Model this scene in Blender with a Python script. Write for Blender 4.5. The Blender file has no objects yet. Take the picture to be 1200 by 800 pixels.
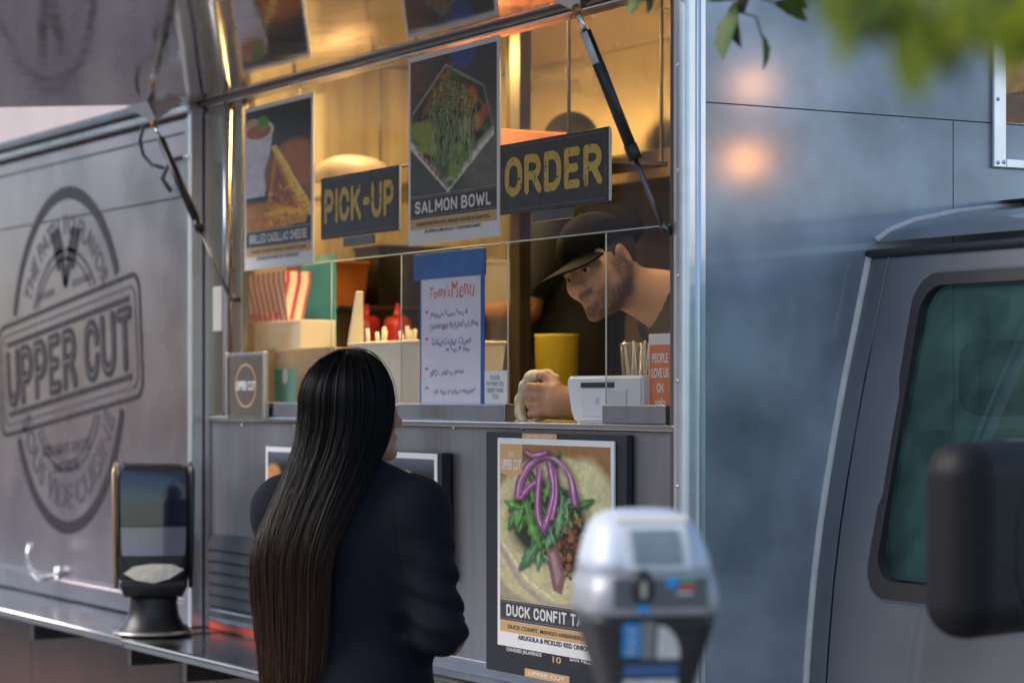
import bpy, bmesh, math, random
import numpy as np
from mathutils import Vector, Matrix
random.seed(7); np.random.seed(7)
R_ = math.radians
scene = bpy.context.scene
COL = scene.collection

# ------------------------------------------------------------------ camera
FPX, CX, HY = 2850.0, 600.0, 461.0           # focal length in photo pixels, centre column, horizon row (1200x800 photo)
AL = math.atan2(FPX, 1650.0)                  # angle of the truck side to the picture plane
FW = Vector((-math.sin(AL), math.cos(AL), 0)); RT = Vector((math.cos(AL), math.sin(AL), 0))
EYE = 1.6
ZC = 5.35                                     # metres to the truck's corner
CAM = -(FW * ZC) - RT * ((805 - CX) / FPX * ZC); CAM.z = EYE
cam_data = bpy.data.cameras.new('camera'); cam = bpy.data.objects.new('camera', cam_data); COL.objects.link(cam)
cam.location = CAM
cam.rotation_euler = (math.pi / 2, 0, math.atan2(-FW.x, FW.y))
cam_data.sensor_width = 36.0; cam_data.lens = 36 * FPX / 1200; cam_data.shift_y = (HY - 400) / 1200
cam_data.clip_start = 0.05; cam_data.clip_end = 2000
cam_data.dof.use_dof = True; cam_data.dof.focus_distance = 5.75; cam_data.dof.aperture_fstop = 2.7
scene.camera = cam

# ------------------------------------------------------------------ light
SUN_EL, SUN_AZ = R_(38), R_(205)
world = bpy.data.worlds.new('World'); scene.world = world; world.use_nodes = True
nt = world.node_tree; bg = nt.nodes['Background']
sky = nt.nodes.new('ShaderNodeTexSky'); sky.sky_type = 'NISHITA'; sky.sun_disc = False
sky.sun_elevation = SUN_EL; sky.sun_rotation = SUN_AZ; sky.dust_density = 0.8; sky.ozone_density = 1.6
nt.links.new(sky.outputs[0], bg.inputs[0]); bg.inputs[1].default_value = 0.08
sun_data = bpy.data.lights.new('sun', 'SUN'); sun = bpy.data.objects.new('sun', sun_data); COL.objects.link(sun)
sun_data.energy = 1.15; sun_data.angle = R_(40); sun_data.color = (1.0, 0.90, 0.84)
sdir = Vector((math.sin(SUN_AZ) * math.cos(SUN_EL), math.cos(SUN_AZ) * math.cos(SUN_EL), math.sin(SUN_EL)))
sun.rotation_euler = sdir.to_track_quat('Z', 'Y').to_euler(); sun.location = (0, -6, 12)
scene.view_settings.view_transform = 'Standard'; scene.view_settings.look = 'None'
scene.view_settings.exposure = 1.7; scene.view_settings.gamma = 1.0; scene.view_settings.use_curve_mapping = False
cy = scene.cycles; cy.use_denoising = True; cy.max_bounces = 10; cy.transparent_max_bounces = 24; cy.glossy_bounces = 6
cy.diffuse_bounces = 4; cy.sample_clamp_indirect = 6.0; cy.caustics_reflective = True; cy.blur_glossy = 1.0; cy.caustics_refractive = False
scene.render.engine = 'CYCLES'

# ------------------------------------------------------------------ photo measurement helpers (ray of a photo pixel met with a real plane)
def ray(px, py): return FW + RT * ((px - CX) / FPX) + Vector((0, 0, (HY - py) / FPX))
def PY(px, py, Y=0.0): d = ray(px, py); return CAM + d * ((Y - CAM.y) / d.y)
def PXx(px, py, X=0.0): d = ray(px, py); return CAM + d * ((X - CAM.x) / d.x)
def PZ(px, py, Z): d = ray(px, py); return CAM + d * ((Z - EYE) / d.z)
def PD(px, py, D): return CAM + ray(px, py) * D
def wx(px, Y=0.0): return PY(px, HY, Y).x

# ------------------------------------------------------------------ objects
def put(name, me, mat=None, parent=None, loc=None, rot=None, smooth=False):
    o = bpy.data.objects.new(name, me); COL.objects.link(o)
    if mat is not None and len(me.materials) == 0: me.materials.append(mat)
    if smooth and len(me.polygons): me.polygons.foreach_set('use_smooth', [True] * len(me.polygons))
    if parent is not None:
        o.parent = parent
        if parent.name in WORLD_INV: o.matrix_parent_inverse = WORLD_INV[parent.name]
    if loc is not None: o.location = loc
    if rot is not None: o.rotation_euler = rot
    return o
WORLD_INV = {}
def mesh(name, verts, faces, mat=None, parent=None, smooth=False, **k):
    me = bpy.data.meshes.new(name); me.from_pydata([tuple(v) for v in verts], [], [tuple(f) for f in faces]); me.update()
    return put(name, me, mat, parent, smooth=smooth, **k)
def np_mesh(name, V, F, mat=None, parent=None, smooth=True, **k):
    me = bpy.data.meshes.new(name); V = np.asarray(V, np.float32); F = np.asarray(F, np.int32); n = F.shape[1]
    me.vertices.add(len(V)); me.vertices.foreach_set('co', V.ravel())
    me.loops.add(F.size); me.loops.foreach_set('vertex_index', F.ravel())
    me.polygons.add(len(F)); me.polygons.foreach_set('loop_start', np.arange(len(F), dtype=np.int32) * n)
    me.update(calc_edges=True); me.validate()
    return put(name, me, mat, parent, smooth=smooth, **k)
def frombm(name, bm, mat=None, parent=None, smooth=False, **k):
    me = bpy.data.meshes.new(name); bmesh.ops.recalc_face_normals(bm, faces=bm.faces); bm.to_mesh(me); bm.free()
    return put(name, me, mat, parent, smooth=smooth, **k)
def tag(o, label, cat, group=None):
    o['label'] = label; o['category'] = cat
    if group: o['group'] = group
    return o
def empty(name, loc=(0, 0, 0), rot=(0, 0, 0), label=None, cat=None, group=None, local=False):
    """an Empty at a thing's base; local=False: children are given in world coordinates"""
    o = bpy.data.objects.new(name, None); COL.objects.link(o); o.location = loc; o.rotation_euler = rot; o.empty_display_size = .1
    if not local:
        WORLD_INV[o.name] = (Matrix.Translation(Vector(loc)) @ o.rotation_euler.to_matrix().to_4x4()).inverted()
    if label: tag(o, label, cat, group)
    return o
def bmbox(bm, x0, x1, y0, y1, z0, z1, M=None):
    vs = [bm.verts.new(Vector(p) if M is None else M @ Vector(p)) for p in
          ((x0,y0,z0),(x1,y0,z0),(x1,y1,z0),(x0,y1,z0),(x0,y0,z1),(x1,y0,z1),(x1,y1,z1),(x0,y1,z1))]
    for f in ((0,3,2,1),(4,5,6,7),(0,1,5,4),(1,2,6,5),(2,3,7,6),(3,0,4,7)): bm.faces.new([vs[i] for i in f])
    return vs
def box(name, x0, x1, y0, y1, z0, z1, mat, parent=None, bev=0.0, seg=2, M=None, smooth=False):
    bm = bmesh.new(); bmbox(bm, min(x0,x1), max(x0,x1), min(y0,y1), max(y0,y1), min(z0,z1), max(z0,z1), M)
    if bev: bmesh.ops.bevel(bm, geom=bm.edges[:], offset=bev, segments=seg, affect='EDGES', profile=.5)
    return frombm(name, bm, mat, parent, smooth=smooth)
def bmtube(bm, pts, rad, n=10, cap=True):
    pts = [Vector(p) for p in pts]; rr = rad if isinstance(rad, (list, tuple)) else [rad] * len(pts)
    rings = []; ref = None
    for i, p in enumerate(pts):
        t = (pts[min(i+1, len(pts)-1)] - pts[max(i-1, 0)]).normalized()
        if ref is None: ref = t.orthogonal().normalized()
        u = (ref - t * ref.dot(t)).normalized(); v = t.cross(u); ref = u
        rings.append([bm.verts.new(p + (u * math.cos(a) + v * math.sin(a)) * rr[i]) for a in [2*math.pi*k/n for k in range(n)]])
    for a, b in zip(rings, rings[1:]):
        for k in range(n): bm.faces.new((a[k], a[(k+1)%n], b[(k+1)%n], b[k]))
    if cap:
        bm.faces.new(rings[0][::-1]); bm.faces.new(rings[-1])
def tube(name, pts, rad, mat, parent=None, n=12, smooth=True):
    bm = bmesh.new(); bmtube(bm, pts, rad, n); return frombm(name, bm, mat, parent, smooth=smooth)
def lathe(name, prof, mat, parent=None, n=32, M=None, smooth=True):
    V = []; F = []
    for (r, z) in prof:
        for k in range(n):
            a = 2*math.pi*k/n; v = Vector((r*math.cos(a), r*math.sin(a), z)); V.append(M @ v if M else v)
    for i in range(len(prof)-1):
        for k in range(n): F.append((i*n+k, i*n+(k+1)%n, (i+1)*n+(k+1)%n, (i+1)*n+k))
    F.append(tuple(range(n))[::-1]); F.append(tuple((len(prof)-1)*n+k for k in range(n)))
    return mesh(name, V, F, mat, parent, smooth=smooth)
def prism_xz(name, pts, y0, y1, mat, parent=None, smooth=False, bev=0):
    """outline in the wall plane (x, z), from depth y0 to y1"""
    bm = bmesh.new(); a = [bm.verts.new((p[0], y0, p[1])) for p in pts]; b = [bm.verts.new((p[0], y1, p[1])) for p in pts]
    bm.faces.new(a); bm.faces.new(b[::-1]); n = len(pts)
    for i in range(n): bm.faces.new((a[i], b[i], b[(i+1)%n], a[(i+1)%n]))
    if bev: bmesh.ops.bevel(bm, geom=bm.edges[:], offset=bev, segments=2, affect='EDGES')
    return frombm(name, bm, mat, parent, smooth=smooth)
def ring_xz(name, outer, inner, y0, y1, mat, parent=None):
    n = len(outer); V = []; F = []
    for y in (y0, y1):
        V += [(p[0], y, p[1]) for p in outer]; V += [(p[0], y, p[1]) for p in inner]
    for i in range(n):
        j = (i+1) % n
        F += [(i, j, n+j, n+i), (2*n+i, 3*n+i, 3*n+j, 2*n+j), (i, 2*n+i, 2*n+j, j), (n+i, n+j, 3*n+j, 3*n+i)]
    bm = bmesh.new(); vs = [bm.verts.new(v) for v in V]
    for f in F: bm.faces.new([vs[i] for i in f])
    return frombm(name, bm, mat, parent)
def rrect(x0, x1, z0, z1, r, seg=6):
    P = []
    for cx, cz, a0 in ((x1-r, z1-r, 0), (x0+r, z1-r, 90), (x0+r, z0+r, 180), (x1-r, z0+r, 270)):
        for k in range(seg+1):
            a = R_(a0 + 90*k/seg); P.append((cx + r*math.cos(a), cz + r*math.sin(a)))
    return P

# ------------------------------------------------------------------ lettering
_tc = {}
def text_raw(body, bold=0.0, shear=0.0, space=1.0):
    key = (body, bold, shear, space)
    if key not in _tc:
        cu = bpy.data.curves.new('t', 'FONT'); cu.body = body; cu.offset = bold; cu.shear = shear; cu.space_character = space
        cu.align_x = 'LEFT'; cu.resolution_u = 4
        o = bpy.data.objects.new('t', cu); COL.objects.link(o)
        dg = bpy.context.evaluated_depsgraph_get(); me = bpy.data.meshes.new_from_object(o.evaluated_get(dg))
        V = np.array([v.co[:2] for v in me.vertices], float); F = [tuple(p.vertices) for p in me.polygons]
        bpy.data.objects.remove(o); bpy.data.curves.remove(cu); bpy.data.meshes.remove(me)
        _tc[key] = (V, F)
    V, F = _tc[key]; return V.copy(), F
def lettering(name, body, x0, x1, z0, z1, y, mat, parent, bold=0.0, space=1.0, rot=0.0, fn=None, mode='xz'):
    """flat print that fills the rectangle x0..x1, z0..z1 of the plane y"""
    V, F = text_raw(body, bold, 0.0, space)
    mn, mx = V.min(0), V.max(0); V = (V - mn) / (mx - mn)
    V[:, 0] = x0 + V[:, 0] * (x1 - x0); V[:, 1] = z0 + V[:, 1] * (z1 - z0)
    if rot:
        c = np.array([(x0+x1)/2, (z0+z1)/2]); d = V - c; ca, sa = math.cos(rot), math.sin(rot)
        V = c + np.stack([d[:,0]*ca - d[:,1]*sa, d[:,0]*sa + d[:,1]*ca], 1)
    if fn is not None: V = fn(V)
    P = [(v[0], y, v[1]) for v in V] if mode == 'xz' else [(v[0], v[1], y) for v in V]
    return mesh(name, P, F, mat, parent)

# heavy display capitals: strokes of even weight, filled by marching squares
def _arc(cx, cy, rx, ry, a0, a1, n=10): return [(cx+rx*math.cos(R_(a0+(a1-a0)*k/n)), cy+ry*math.sin(R_(a0+(a1-a0)*k/n))) for k in range(n+1)]
def _O(): return [_arc(.5,.64,.5,.36,0,180)+_arc(.5,.36,.5,.36,180,360)+[(1,.64)]]
def _bowl(y0, y1, x=.95): m = (y0+y1)/2; r = (y1-y0)/2; return [(0,y1)]+_arc(x-.42,m,.42,r,90,-90)+[(0,y0)]
GLY = {'O': (_O(), .62), 'D': ([[(0,0),(0,1)]+_arc(.45,.62,.5,.38,90,0)+_arc(.45,.38,.5,.38,0,-90)+[(0,0)]], .6), 'R': ([[(0,0),(0,1)]+_bowl(.46,1), [(.5,.46),(.98,0)]], .6),
       'E': ([[(.9,1),(0,1),(0,0),(.9,0)], [(0,.5),(.75,.5)]], .54), 'P': ([[(0,0),(0,1)]+_bowl(.42,1)], .58), 'I': ([[(.5,0),(.5,1)]], .2), 'C': ([_arc(.5,.64,.5,.36,10,180)+_arc(.5,.36,.5,.36,180,350)], .6),
       'K': ([[(0,0),(0,1)], [(.95,1),(.1,.42)], [(.35,.6),(1,0)]], .6), '-': ([[(.1,.5),(.9,.5)]], .36), 'U': ([[(0,1)]+_arc(.5,.36,.5,.36,180,360)+[(1,1)]], .6), 'T': ([[(0,1),(1,1)], [(.5,1),(.5,0)]], .56),
       'S': ([_arc(.5,.74,.48,.26,25,180,10)+_arc(.5,.26,.48,.24,0,-155,10) if False else _arc(.5,.755,.46,.245,20,250,12)+_arc(.5,.265,.48,.265,75,-160,12)], .58), 'A': ([[(0,0),(.5,1),(1,0)], [(.2,.3),(.8,.3)]], .68), 'L': ([[(0,1),(0,0),(.85,0)]], .5),
       'M': ([[(0,0),(0,1),(.5,.3),(1,1),(1,0)]], .8), 'N': ([[(0,0),(0,1),(1,0),(1,1)]], .64), 'B': ([[(0,0),(0,1)]+_bowl(.52,1,.9)+[(0,.52)]+_bowl(0,.52,1.0)], .6), 'W': ([[(0,1),(.25,0),(.5,.8),(.75,0),(1,1)]], .9),
       'F': ([[(0,0),(0,1),(.9,1)], [(0,.5),(.72,.5)]], .52), 'G': ([_arc(.5,.64,.5,.36,15,180)+_arc(.5,.36,.5,.36,180,360)+[(1,.46),(.6,.46)]], .62), 'H': ([[(0,0),(0,1)], [(1,0),(1,1)], [(0,.5),(1,.5)]], .62), ' ': ([], .3)}
def word_sdf(body, r, gap):
    segs = []; x = 0
    for ch in body:
        st, w = GLY[ch]
        for pl in st:
            q = [(x+r+p[0]*max(w-.0,.02) if ch != 'I' else x+r, r+p[1]*(1-2*r)) for p in pl]
            segs += list(zip(q, q[1:]))
        x += ((w+2*r) if ch not in ' I' else (2*r if ch == 'I' else .28)) + gap
    return segs, x-gap
def display(name, body, x0, x1, z0, z1, y, mat, parent, r=.115, gap=.07, rot=0.0, res=44, line=None, cc=None):
    cc = cc or ((x0+x1)/2, (z0+z1)/2)
    if ' ' in body:                                   # each word is a part of its own
        W = word_sdf(body, r, gap)[1]; words = body.split(' '); pre = ''
        for wd in words:
            a = word_sdf(pre+'I', r, gap)[1]-2*r; w = word_sdf(wd, r, gap)[1]
            display(name, wd, x0+a/W*(x1-x0), x0+(a+w)/W*(x1-x0), z0, z1, y, mat, parent, r, gap, rot, res, line, cc); pre += wd+' '
        return
    segs, W = word_sdf(body, r, gap); h = 1.0/res; nx, ny = int(W/h)+5, res+5
    gx = (np.arange(nx)-2)*h; gy = (np.arange(ny)-2)*h; X, Y = np.meshgrid(gx, gy, indexing='ij'); D = np.full(X.shape, 9.)
    for (ax, ay), (bx, by) in segs:
        i0 = max(int((min(ax,bx)-r)/h)-1, 0); i1 = min(int((max(ax,bx)+r)/h)+7, nx); xs, ys = X[i0:i1], Y[i0:i1]
        dx, dy = bx-ax, by-ay; t = np.clip(((xs-ax)*dx+(ys-ay)*dy)/(dx*dx+dy*dy+1e-12), 0, 1); D[i0:i1] = np.minimum(D[i0:i1], np.hypot(xs-ax-t*dx, ys-ay-t*dy))
    D = D - r if line is None else np.abs(D-line[0])-line[1]
    S = D < 0; V = []; F = []; idx = {}
    def vid(k, p):
        if k not in idx: idx[k] = len(V); V.append(p)
        return idx[k]
    cells = S[:-1,:-1].astype(int)+S[1:,:-1]+S[1:,1:]+S[:-1,1:]
    for i, j in np.argwhere(cells > 0):
        c = [(i,j),(i+1,j),(i+1,j+1),(i,j+1)]; poly = []
        for a, b in zip(c, c[1:]+c[:1]):
            da, db = D[a], D[b]
            if da < 0: poly.append(vid(a, (gx[a[0]], gy[a[1]])))
            if (da < 0) != (db < 0):
                t = da/(da-db); k = (a, b) if a < b else (b, a); poly.append(vid(k, (gx[a[0]]+(gx[b[0]]-gx[a[0]])*t, gy[a[1]]+(gy[b[1]]-gy[a[1]])*t)))
        if len(poly) > 2: F.append(poly)
    V = np.array(V); V[:,0] = x0+V[:,0]/W*(x1-x0); V[:,1] = z0+V[:,1]*(z1-z0)
    if rot:
        cc = np.array(cc); d = V-cc; ca, sa = math.cos(rot), math.sin(rot); V = cc+np.stack([d[:,0]*ca-d[:,1]*sa, d[:,0]*sa+d[:,1]*ca], 1)
    return mesh(name, [(v[0], y, v[1]) for v in V], F, mat, parent)

# ------------------------------------------------------------------ implicit modelling (for bodies): smooth unions, surface nets
def smin(a, b, k):
    h = np.clip(.5 + .5*(b-a)/k, 0, 1); return b + (a-b)*h - k*h*(1-h)
def smax(a, b, k): return -smin(-a, -b, k)
def sph(P, c, r): return np.linalg.norm(P - np.asarray(c, np.float32), axis=-1) - r
def ell(P, c, r, Rm=None):
    q = P - np.asarray(c, np.float32)
    if Rm is not None: q = q @ np.asarray(Rm, np.float32)
    r = np.asarray(r, np.float32); k0 = np.linalg.norm(q/r, axis=-1); k1 = np.linalg.norm(q/(r*r), axis=-1)
    return k0*(k0-1)/np.maximum(k1, 1e-6)
def cap(P, a, b, ra, rb=None):
    rb = ra if rb is None else rb
    a = np.asarray(a, np.float32); b = np.asarray(b, np.float32); d = b-a
    t = np.clip(((P-a)@d)/max(float(d@d), 1e-9), 0, 1)
    return np.linalg.norm(P - a - t[..., None]*d, axis=-1) - (ra + (rb-ra)*t)
def rbox(P, c, h, r, Rm=None):
    q = P - np.asarray(c, np.float32)
    if Rm is not None: q = q @ np.asarray(Rm, np.float32)
    q = np.abs(q) - (np.asarray(h, np.float32) - r)
    return np.linalg.norm(np.maximum(q, 0), axis=-1) + np.minimum(q.max(-1), 0) - r
def chain(P, pts, k=.02):
    d = None
    for (a, ra), (b, rb) in zip(pts, pts[1:]):
        e = cap(P, a, b, ra, rb); d = e if d is None else smin(d, e, k)
    return d
def waves(P, s, seed):
    rs = np.random.RandomState(seed); o = 0
    for i in range(6):
        w = rs.normal(size=3); w *= s*(0.6+.9*rs.rand())/np.linalg.norm(w); o = o + np.sin(P@w.astype(np.float32) + rs.rand()*6.28)/6
    return o
def surf(f, lo, hi, h):
    lo = np.array(lo, np.float32); hi = np.array(hi, np.float32); B = 8
    n = np.ceil((hi-lo)/h/B).astype(int)*B + 1; nb = (n-1)//B
    D = np.full(n, 1.0, np.float32)
    bi = np.stack(np.meshgrid(*[np.arange(k) for k in nb], indexing='ij'), -1).reshape(-1, 3)
    cc = lo + (bi + .5)*B*h
    d = f(cc.astype(np.float32)); act = np.abs(d) < B*h*1.25
    off = np.stack(np.meshgrid(*[np.arange(B+1)]*3, indexing='ij'), -1).reshape(-1, 3)
    for b, v in zip(bi[~act], d[~act]):
        if v < 0: D[b[0]*B:b[0]*B+B+1, b[1]*B:b[1]*B+B+1, b[2]*B:b[2]*B+B+1] = -1.0
    A = bi[act]
    for s in range(0, len(A), 400):
        idx = A[s:s+400, None, :]*B + off[None]
        D[idx[..., 0], idx[..., 1], idx[..., 2]] = f((lo + idx*h).reshape(-1, 3).astype(np.float32)).reshape(idx.shape[:2])
    S = D < 0; c = np.array(D.shape)-1
    cnt = np.zeros(c, np.int8); 
    for i in (0,1):
        for j in (0,1):
            for k in (0,1): cnt += S[i:c[0]+i, j:c[1]+j, k:c[2]+k]
    cells = np.argwhere((cnt > 0) & (cnt < 8)); vid = np.full(c, -1, np.int64); vid[tuple(cells.T)] = np.arange(len(cells))
    acc = np.zeros((len(cells), 3)); num = np.zeros(len(cells))
    for ax in range(3):
        for u in (0,1):
            for v in (0,1):
                o0 = np.zeros(3, int); oth = [a for a in range(3) if a != ax]; o0[oth[0]] = u; o0[oth[1]] = v; o1 = o0.copy(); o1[ax] = 1
                p0 = cells+o0; p1 = cells+o1; a = D[tuple(p0.T)]; b = D[tuple(p1.T)]; m = (a < 0) != (b < 0)
                t = np.where(m, a/np.where(m, a-b, 1), 0); q = o0 + np.zeros((len(cells), 3)); q[:, ax] += t
                acc[m] += q[m]; num[m] += 1
    V = lo + (cells + acc/num[:, None])*h
    Fs = []
    for ax in range(3):
        oth = [(ax+1) % 3, (ax+2) % 3]
        sl0 = [slice(1, c[i]) for i in range(3)]; sl0[ax] = slice(0, c[ax]); sl1 = list(sl0); sl1[ax] = slice(1, c[ax]+1)
        a = S[tuple(sl0)]; b = S[tuple(sl1)]; E = np.argwhere(a != b)
        if not len(E): continue
        st = np.array([s.start for s in sl0]); G = E+st; sgn = a[tuple(E.T)]
        qs = []
        for du, dv in ((0,0),(1,0),(1,1),(0,1)):
            q = G.copy(); q[:, oth[0]] -= du; q[:, oth[1]] -= dv; qs.append(vid[tuple(q.T)])
        q = np.stack(qs, 1); q[~sgn] = q[~sgn][:, ::-1]; Fs.append(q)
    return V, np.concatenate(Fs)
def paint(o, cols, name='Col'):
    """per-vertex print / skin colour (linear rgb)"""
    at = o.data.color_attributes.new(name, 'FLOAT_COLOR', 'POINT')
    c = np.ones((len(o.data.vertices), 4), np.float32); c[:, :3] = cols; at.data.foreach_set('color', c.ravel())

# ------------------------------------------------------------------ materials
def lin(*c):
    c = c[0] if len(c) == 1 else c
    if isinstance(c, str): c = [int(c[i:i+2], 16)/255 for i in (0, 2, 4)]
    return tuple(((x+.055)/1.055)**2.4 if x > .04045 else x/12.92 for x in c)
MATS = {}
def M_(name, col=(.5,.5,.5), rough=.5, metal=0.0, spec=.5, noise=None, bump=None, emit=None, attr=None, coat=0.0, aniso=0.0, rnoise=None, tint=None, alpha=None, trans=0.0, sheen=0.0, sss=0.0):
    """principled material. noise=(scale, amount[, stretch xyz]) mottles the colour; bump=(scale, strength[, stretch]); rnoise=(scale, amount)"""
    m = bpy.data.materials.new(name); m.use_nodes = True; n = m.node_tree.nodes; L = m.node_tree.links; b = n['Principled BSDF']
    b.inputs['Base Color'].default_value = (*col, 1); b.inputs['Roughness'].default_value = rough; b.inputs['Metallic'].default_value = metal
    b.inputs['Specular IOR Level'].default_value = spec; b.inputs['Coat Weight'].default_value = coat; b.inputs['Anisotropic'].default_value = aniso
    b.inputs['Transmission Weight'].default_value = trans; b.inputs['Sheen Weight'].default_value = sheen
    if sss: b.inputs['Subsurface Weight'].default_value = sss; b.inputs['Subsurface Radius'].default_value = (.012, .005, .003); b.inputs['Subsurface Scale'].default_value = 1
    tc = n.new('ShaderNodeTexCoord')
    def ntex(scale, stretch=(1,1,1), detail=4):
        mp = n.new('ShaderNodeMapping'); mp.inputs['Scale'].default_value = stretch; L.new(tc.outputs['Object'], mp.inputs[0])
        t = n.new('ShaderNodeTexNoise'); t.inputs['Scale'].default_value = scale; t.inputs['Detail'].default_value = detail; L.new(mp.outputs[0], t.inputs[0]); return t
    src = None
    if attr:
        a = n.new('ShaderNodeAttribute'); a.attribute_name = attr; src = a.outputs['Color']; L.new(src, b.inputs['Base Color'])
    if noise:
        t = ntex(noise[0], noise[2] if len(noise) > 2 else (1,1,1)); mr = n.new('ShaderNodeMapRange'); mr.inputs[1].default_value = .3; mr.inputs[2].default_value = .7
        mr.inputs[3].default_value = 1-noise[1]; mr.inputs[4].default_value = 1+noise[1]*.6; L.new(t.outputs[0], mr.inputs[0])
        mx = n.new('ShaderNodeMix'); mx.data_type = 'RGBA'; mx.blend_type = 'MULTIPLY'; mx.inputs[0].default_value = 1
        if src: L.new(src, mx.inputs[6])
        else: mx.inputs[6].default_value = (*col, 1)
        L.new(mr.outputs[0], mx.inputs[7]); L.new(mx.outputs[2], b.inputs['Base Color'])
    if rnoise:
        t = ntex(rnoise[0], rnoise[2] if len(rnoise) > 2 else (1,1,1)); mr = n.new('ShaderNodeMapRange'); mr.inputs[1].default_value = .3; mr.inputs[2].default_value = .7
        mr.inputs[3].default_value = max(rough-rnoise[1], .02); mr.inputs[4].default_value = rough+rnoise[1]; L.new(t.outputs[0], mr.inputs[0]); L.new(mr.outputs[0], b.inputs['Roughness'])
    if bump:
        t = ntex(bump[0], bump[2] if len(bump) > 2 else (1,1,1)); bp = n.new('ShaderNodeBump'); bp.inputs['Strength'].default_value = bump[1]; bp.inputs['Distance'].default_value = bump[3] if len(bump) > 3 else .01
        L.new(t.outputs[0], bp.inputs['Height']); L.new(bp.outputs[0], b.inputs['Normal'])
    if emit: b.inputs['Emission Color'].default_value = (*emit[0], 1); b.inputs['Emission Strength'].default_value = emit[1]
    MATS[name] = m; return m
def glass_mat(name, tint=(1,1,1), ior=1.45, dirt_sheen=0.0, rough=0.0, boost=1.0, dirt_sheen_col=(.7,.7,.68)):
    """thin pane: see-through with mirror reflections growing at grazing angles, and a diffuse film for grime or a painted sheen"""
    m = bpy.data.materials.new(name); m.use_nodes = True; n = m.node_tree.nodes; L = m.node_tree.links; n.remove(n['Principled BSDF']); out = n['Material Output']
    tr = n.new('ShaderNodeBsdfTransparent'); tr.inputs[0].default_value = (*tint, 1); gl = n.new('ShaderNodeBsdfGlossy'); gl.inputs['Roughness'].default_value = rough
    lw = n.new('ShaderNodeLayerWeight'); lw.inputs[0].default_value = .5; pw = n.new('ShaderNodeMath'); pw.operation = 'POWER'; pw.inputs[1].default_value = 5.0; L.new(lw.outputs['Facing'], pw.inputs[0])
    f0 = ((ior-1)/(ior+1))**2; mp = n.new('ShaderNodeMath'); mp.operation = 'MULTIPLY_ADD'; mp.inputs[1].default_value = (1-f0)*boost; mp.inputs[2].default_value = f0*boost; L.new(pw.outputs[0], mp.inputs[0])
    mx = n.new('ShaderNodeMixShader'); L.new(mp.outputs[0], mx.inputs[0]); L.new(tr.outputs[0], mx.inputs[1]); L.new(gl.outputs[0], mx.inputs[2]); last = mx
    if dirt_sheen:
        df = n.new('ShaderNodeBsdfDiffuse'); df.inputs[0].default_value = (*dirt_sheen_col, 1)
        tc = n.new('ShaderNodeTexCoord'); t = n.new('ShaderNodeTexNoise'); t.inputs['Scale'].default_value = 9; t.inputs['Detail'].default_value = 8; L.new(tc.outputs['Object'], t.inputs[0])
        mr = n.new('ShaderNodeMapRange'); mr.inputs[1].default_value = .35; mr.inputs[2].default_value = .75; mr.inputs[3].default_value = dirt_sheen*.3; mr.inputs[4].default_value = dirt_sheen*1.6; L.new(t.outputs[0], mr.inputs[0])
        m2 = n.new('ShaderNodeMixShader'); L.new(mr.outputs[0], m2.inputs[0]); L.new(mx.outputs[0], m2.inputs[1]); L.new(df.outputs[0], m2.inputs[2]); last = m2
    L.new(last.outputs[0], out.inputs[0]); MATS[name] = m; return m

STEEL_L = M_('logo_panel_aluminium', (.47,.40,.42), .28, 1.0, rnoise=(3.0,.06), bump=(1.1,.05,(1,1,.5),.05), noise=(5,.08))
STEEL_F = M_('front_panel_aluminium', (.32,.36,.42), .48, .38, rnoise=(2.2,.10), bump=(1.6,.06,(1,1,1),.05), noise=(3.4,.45), coat=.7)
STEEL_F.node_tree.nodes['Principled BSDF'].inputs['Coat Roughness'].default_value = .085
STEEL_B = M_('lower_wall_steel', (.36,.36,.38), .36, 1.0, rnoise=(4,.08,(1,1,.15)), noise=(6,.12,(4,1,.4)))
MIRROR = M_('awning_steel', (.70,.66,.62), .09, 1.0, rnoise=(6,.03), bump=(1.7,.10,(1,1,1),.03))
STEEL = M_('brushed_steel', (.58,.57,.56), .22, 1.0, rnoise=(14,.07,(.3,1,1)), noise=(30,.05,(.1,1,1)))
STEEL_IN = M_('kitchen_steel', (.66,.6,.5), .22, 1.0, rnoise=(5,.08), bump=(6,.22,(1,1,.4),.02))
DKSTEEL = M_('dark_steel', (.16,.16,.165), .35, 1.0, noise=(9,.2))
TRIM = M_('white_aluminium_trim', (.72,.75,.78), .32, .85, noise=(20,.07))
SCREW = M_('screw_zinc', (.75,.74,.72), .25, 1.0)
BLACK = M_('black_plastic', (.012,.012,.013), .38, noise=(40,.2))
BLACKM = M_('black_rubber', (.014,.014,.015), .6)
INKDK = M_('dark_print_ink', (.022,.019,.024), .6, noise=(22,.35), spec=.25)
INKMD = M_('faded_print_ink', (.075,.068,.08), .6, noise=(30,.3), spec=.25)
WHITE = M_('white_plastic', (.78,.78,.77), .4, noise=(15,.04))
PAPER = M_('white_paper', (.8,.8,.79), .6, noise=(12,.04))
GLASS = glass_mat('window_glass', (.97,.975,.97), 1.45, dirt_sheen=.012)
# ================================================================== ground
ASPH = M_('asphalt', (.05,.05,.052), .85, noise=(60,.35), bump=(180,.4))
CONC = M_('sidewalk_concrete', (.3,.29,.28), .85, noise=(5,.18), bump=(120,.2))
def sheet(name, x0, x1, y0, y1, z, mat):
    o = mesh(name, [(x0,y0,z),(x1,y0,z),(x1,y1,z),(x0,y1,z)], [(0,1,2,3)], mat); o['kind'] = 'structure'; return o
sheet('street', -400, 400, -400, 400, 0, ASPH)
KERB_Y = -.42
sw = sheet('sidewalk', -60, 60, -16, KERB_Y-.15, .12, CONC)
kb = box('kerb', -60, 60, KERB_Y-.15, KERB_Y, 0.002, .125, CONC, bev=.012); kb['kind'] = 'structure'

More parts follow.
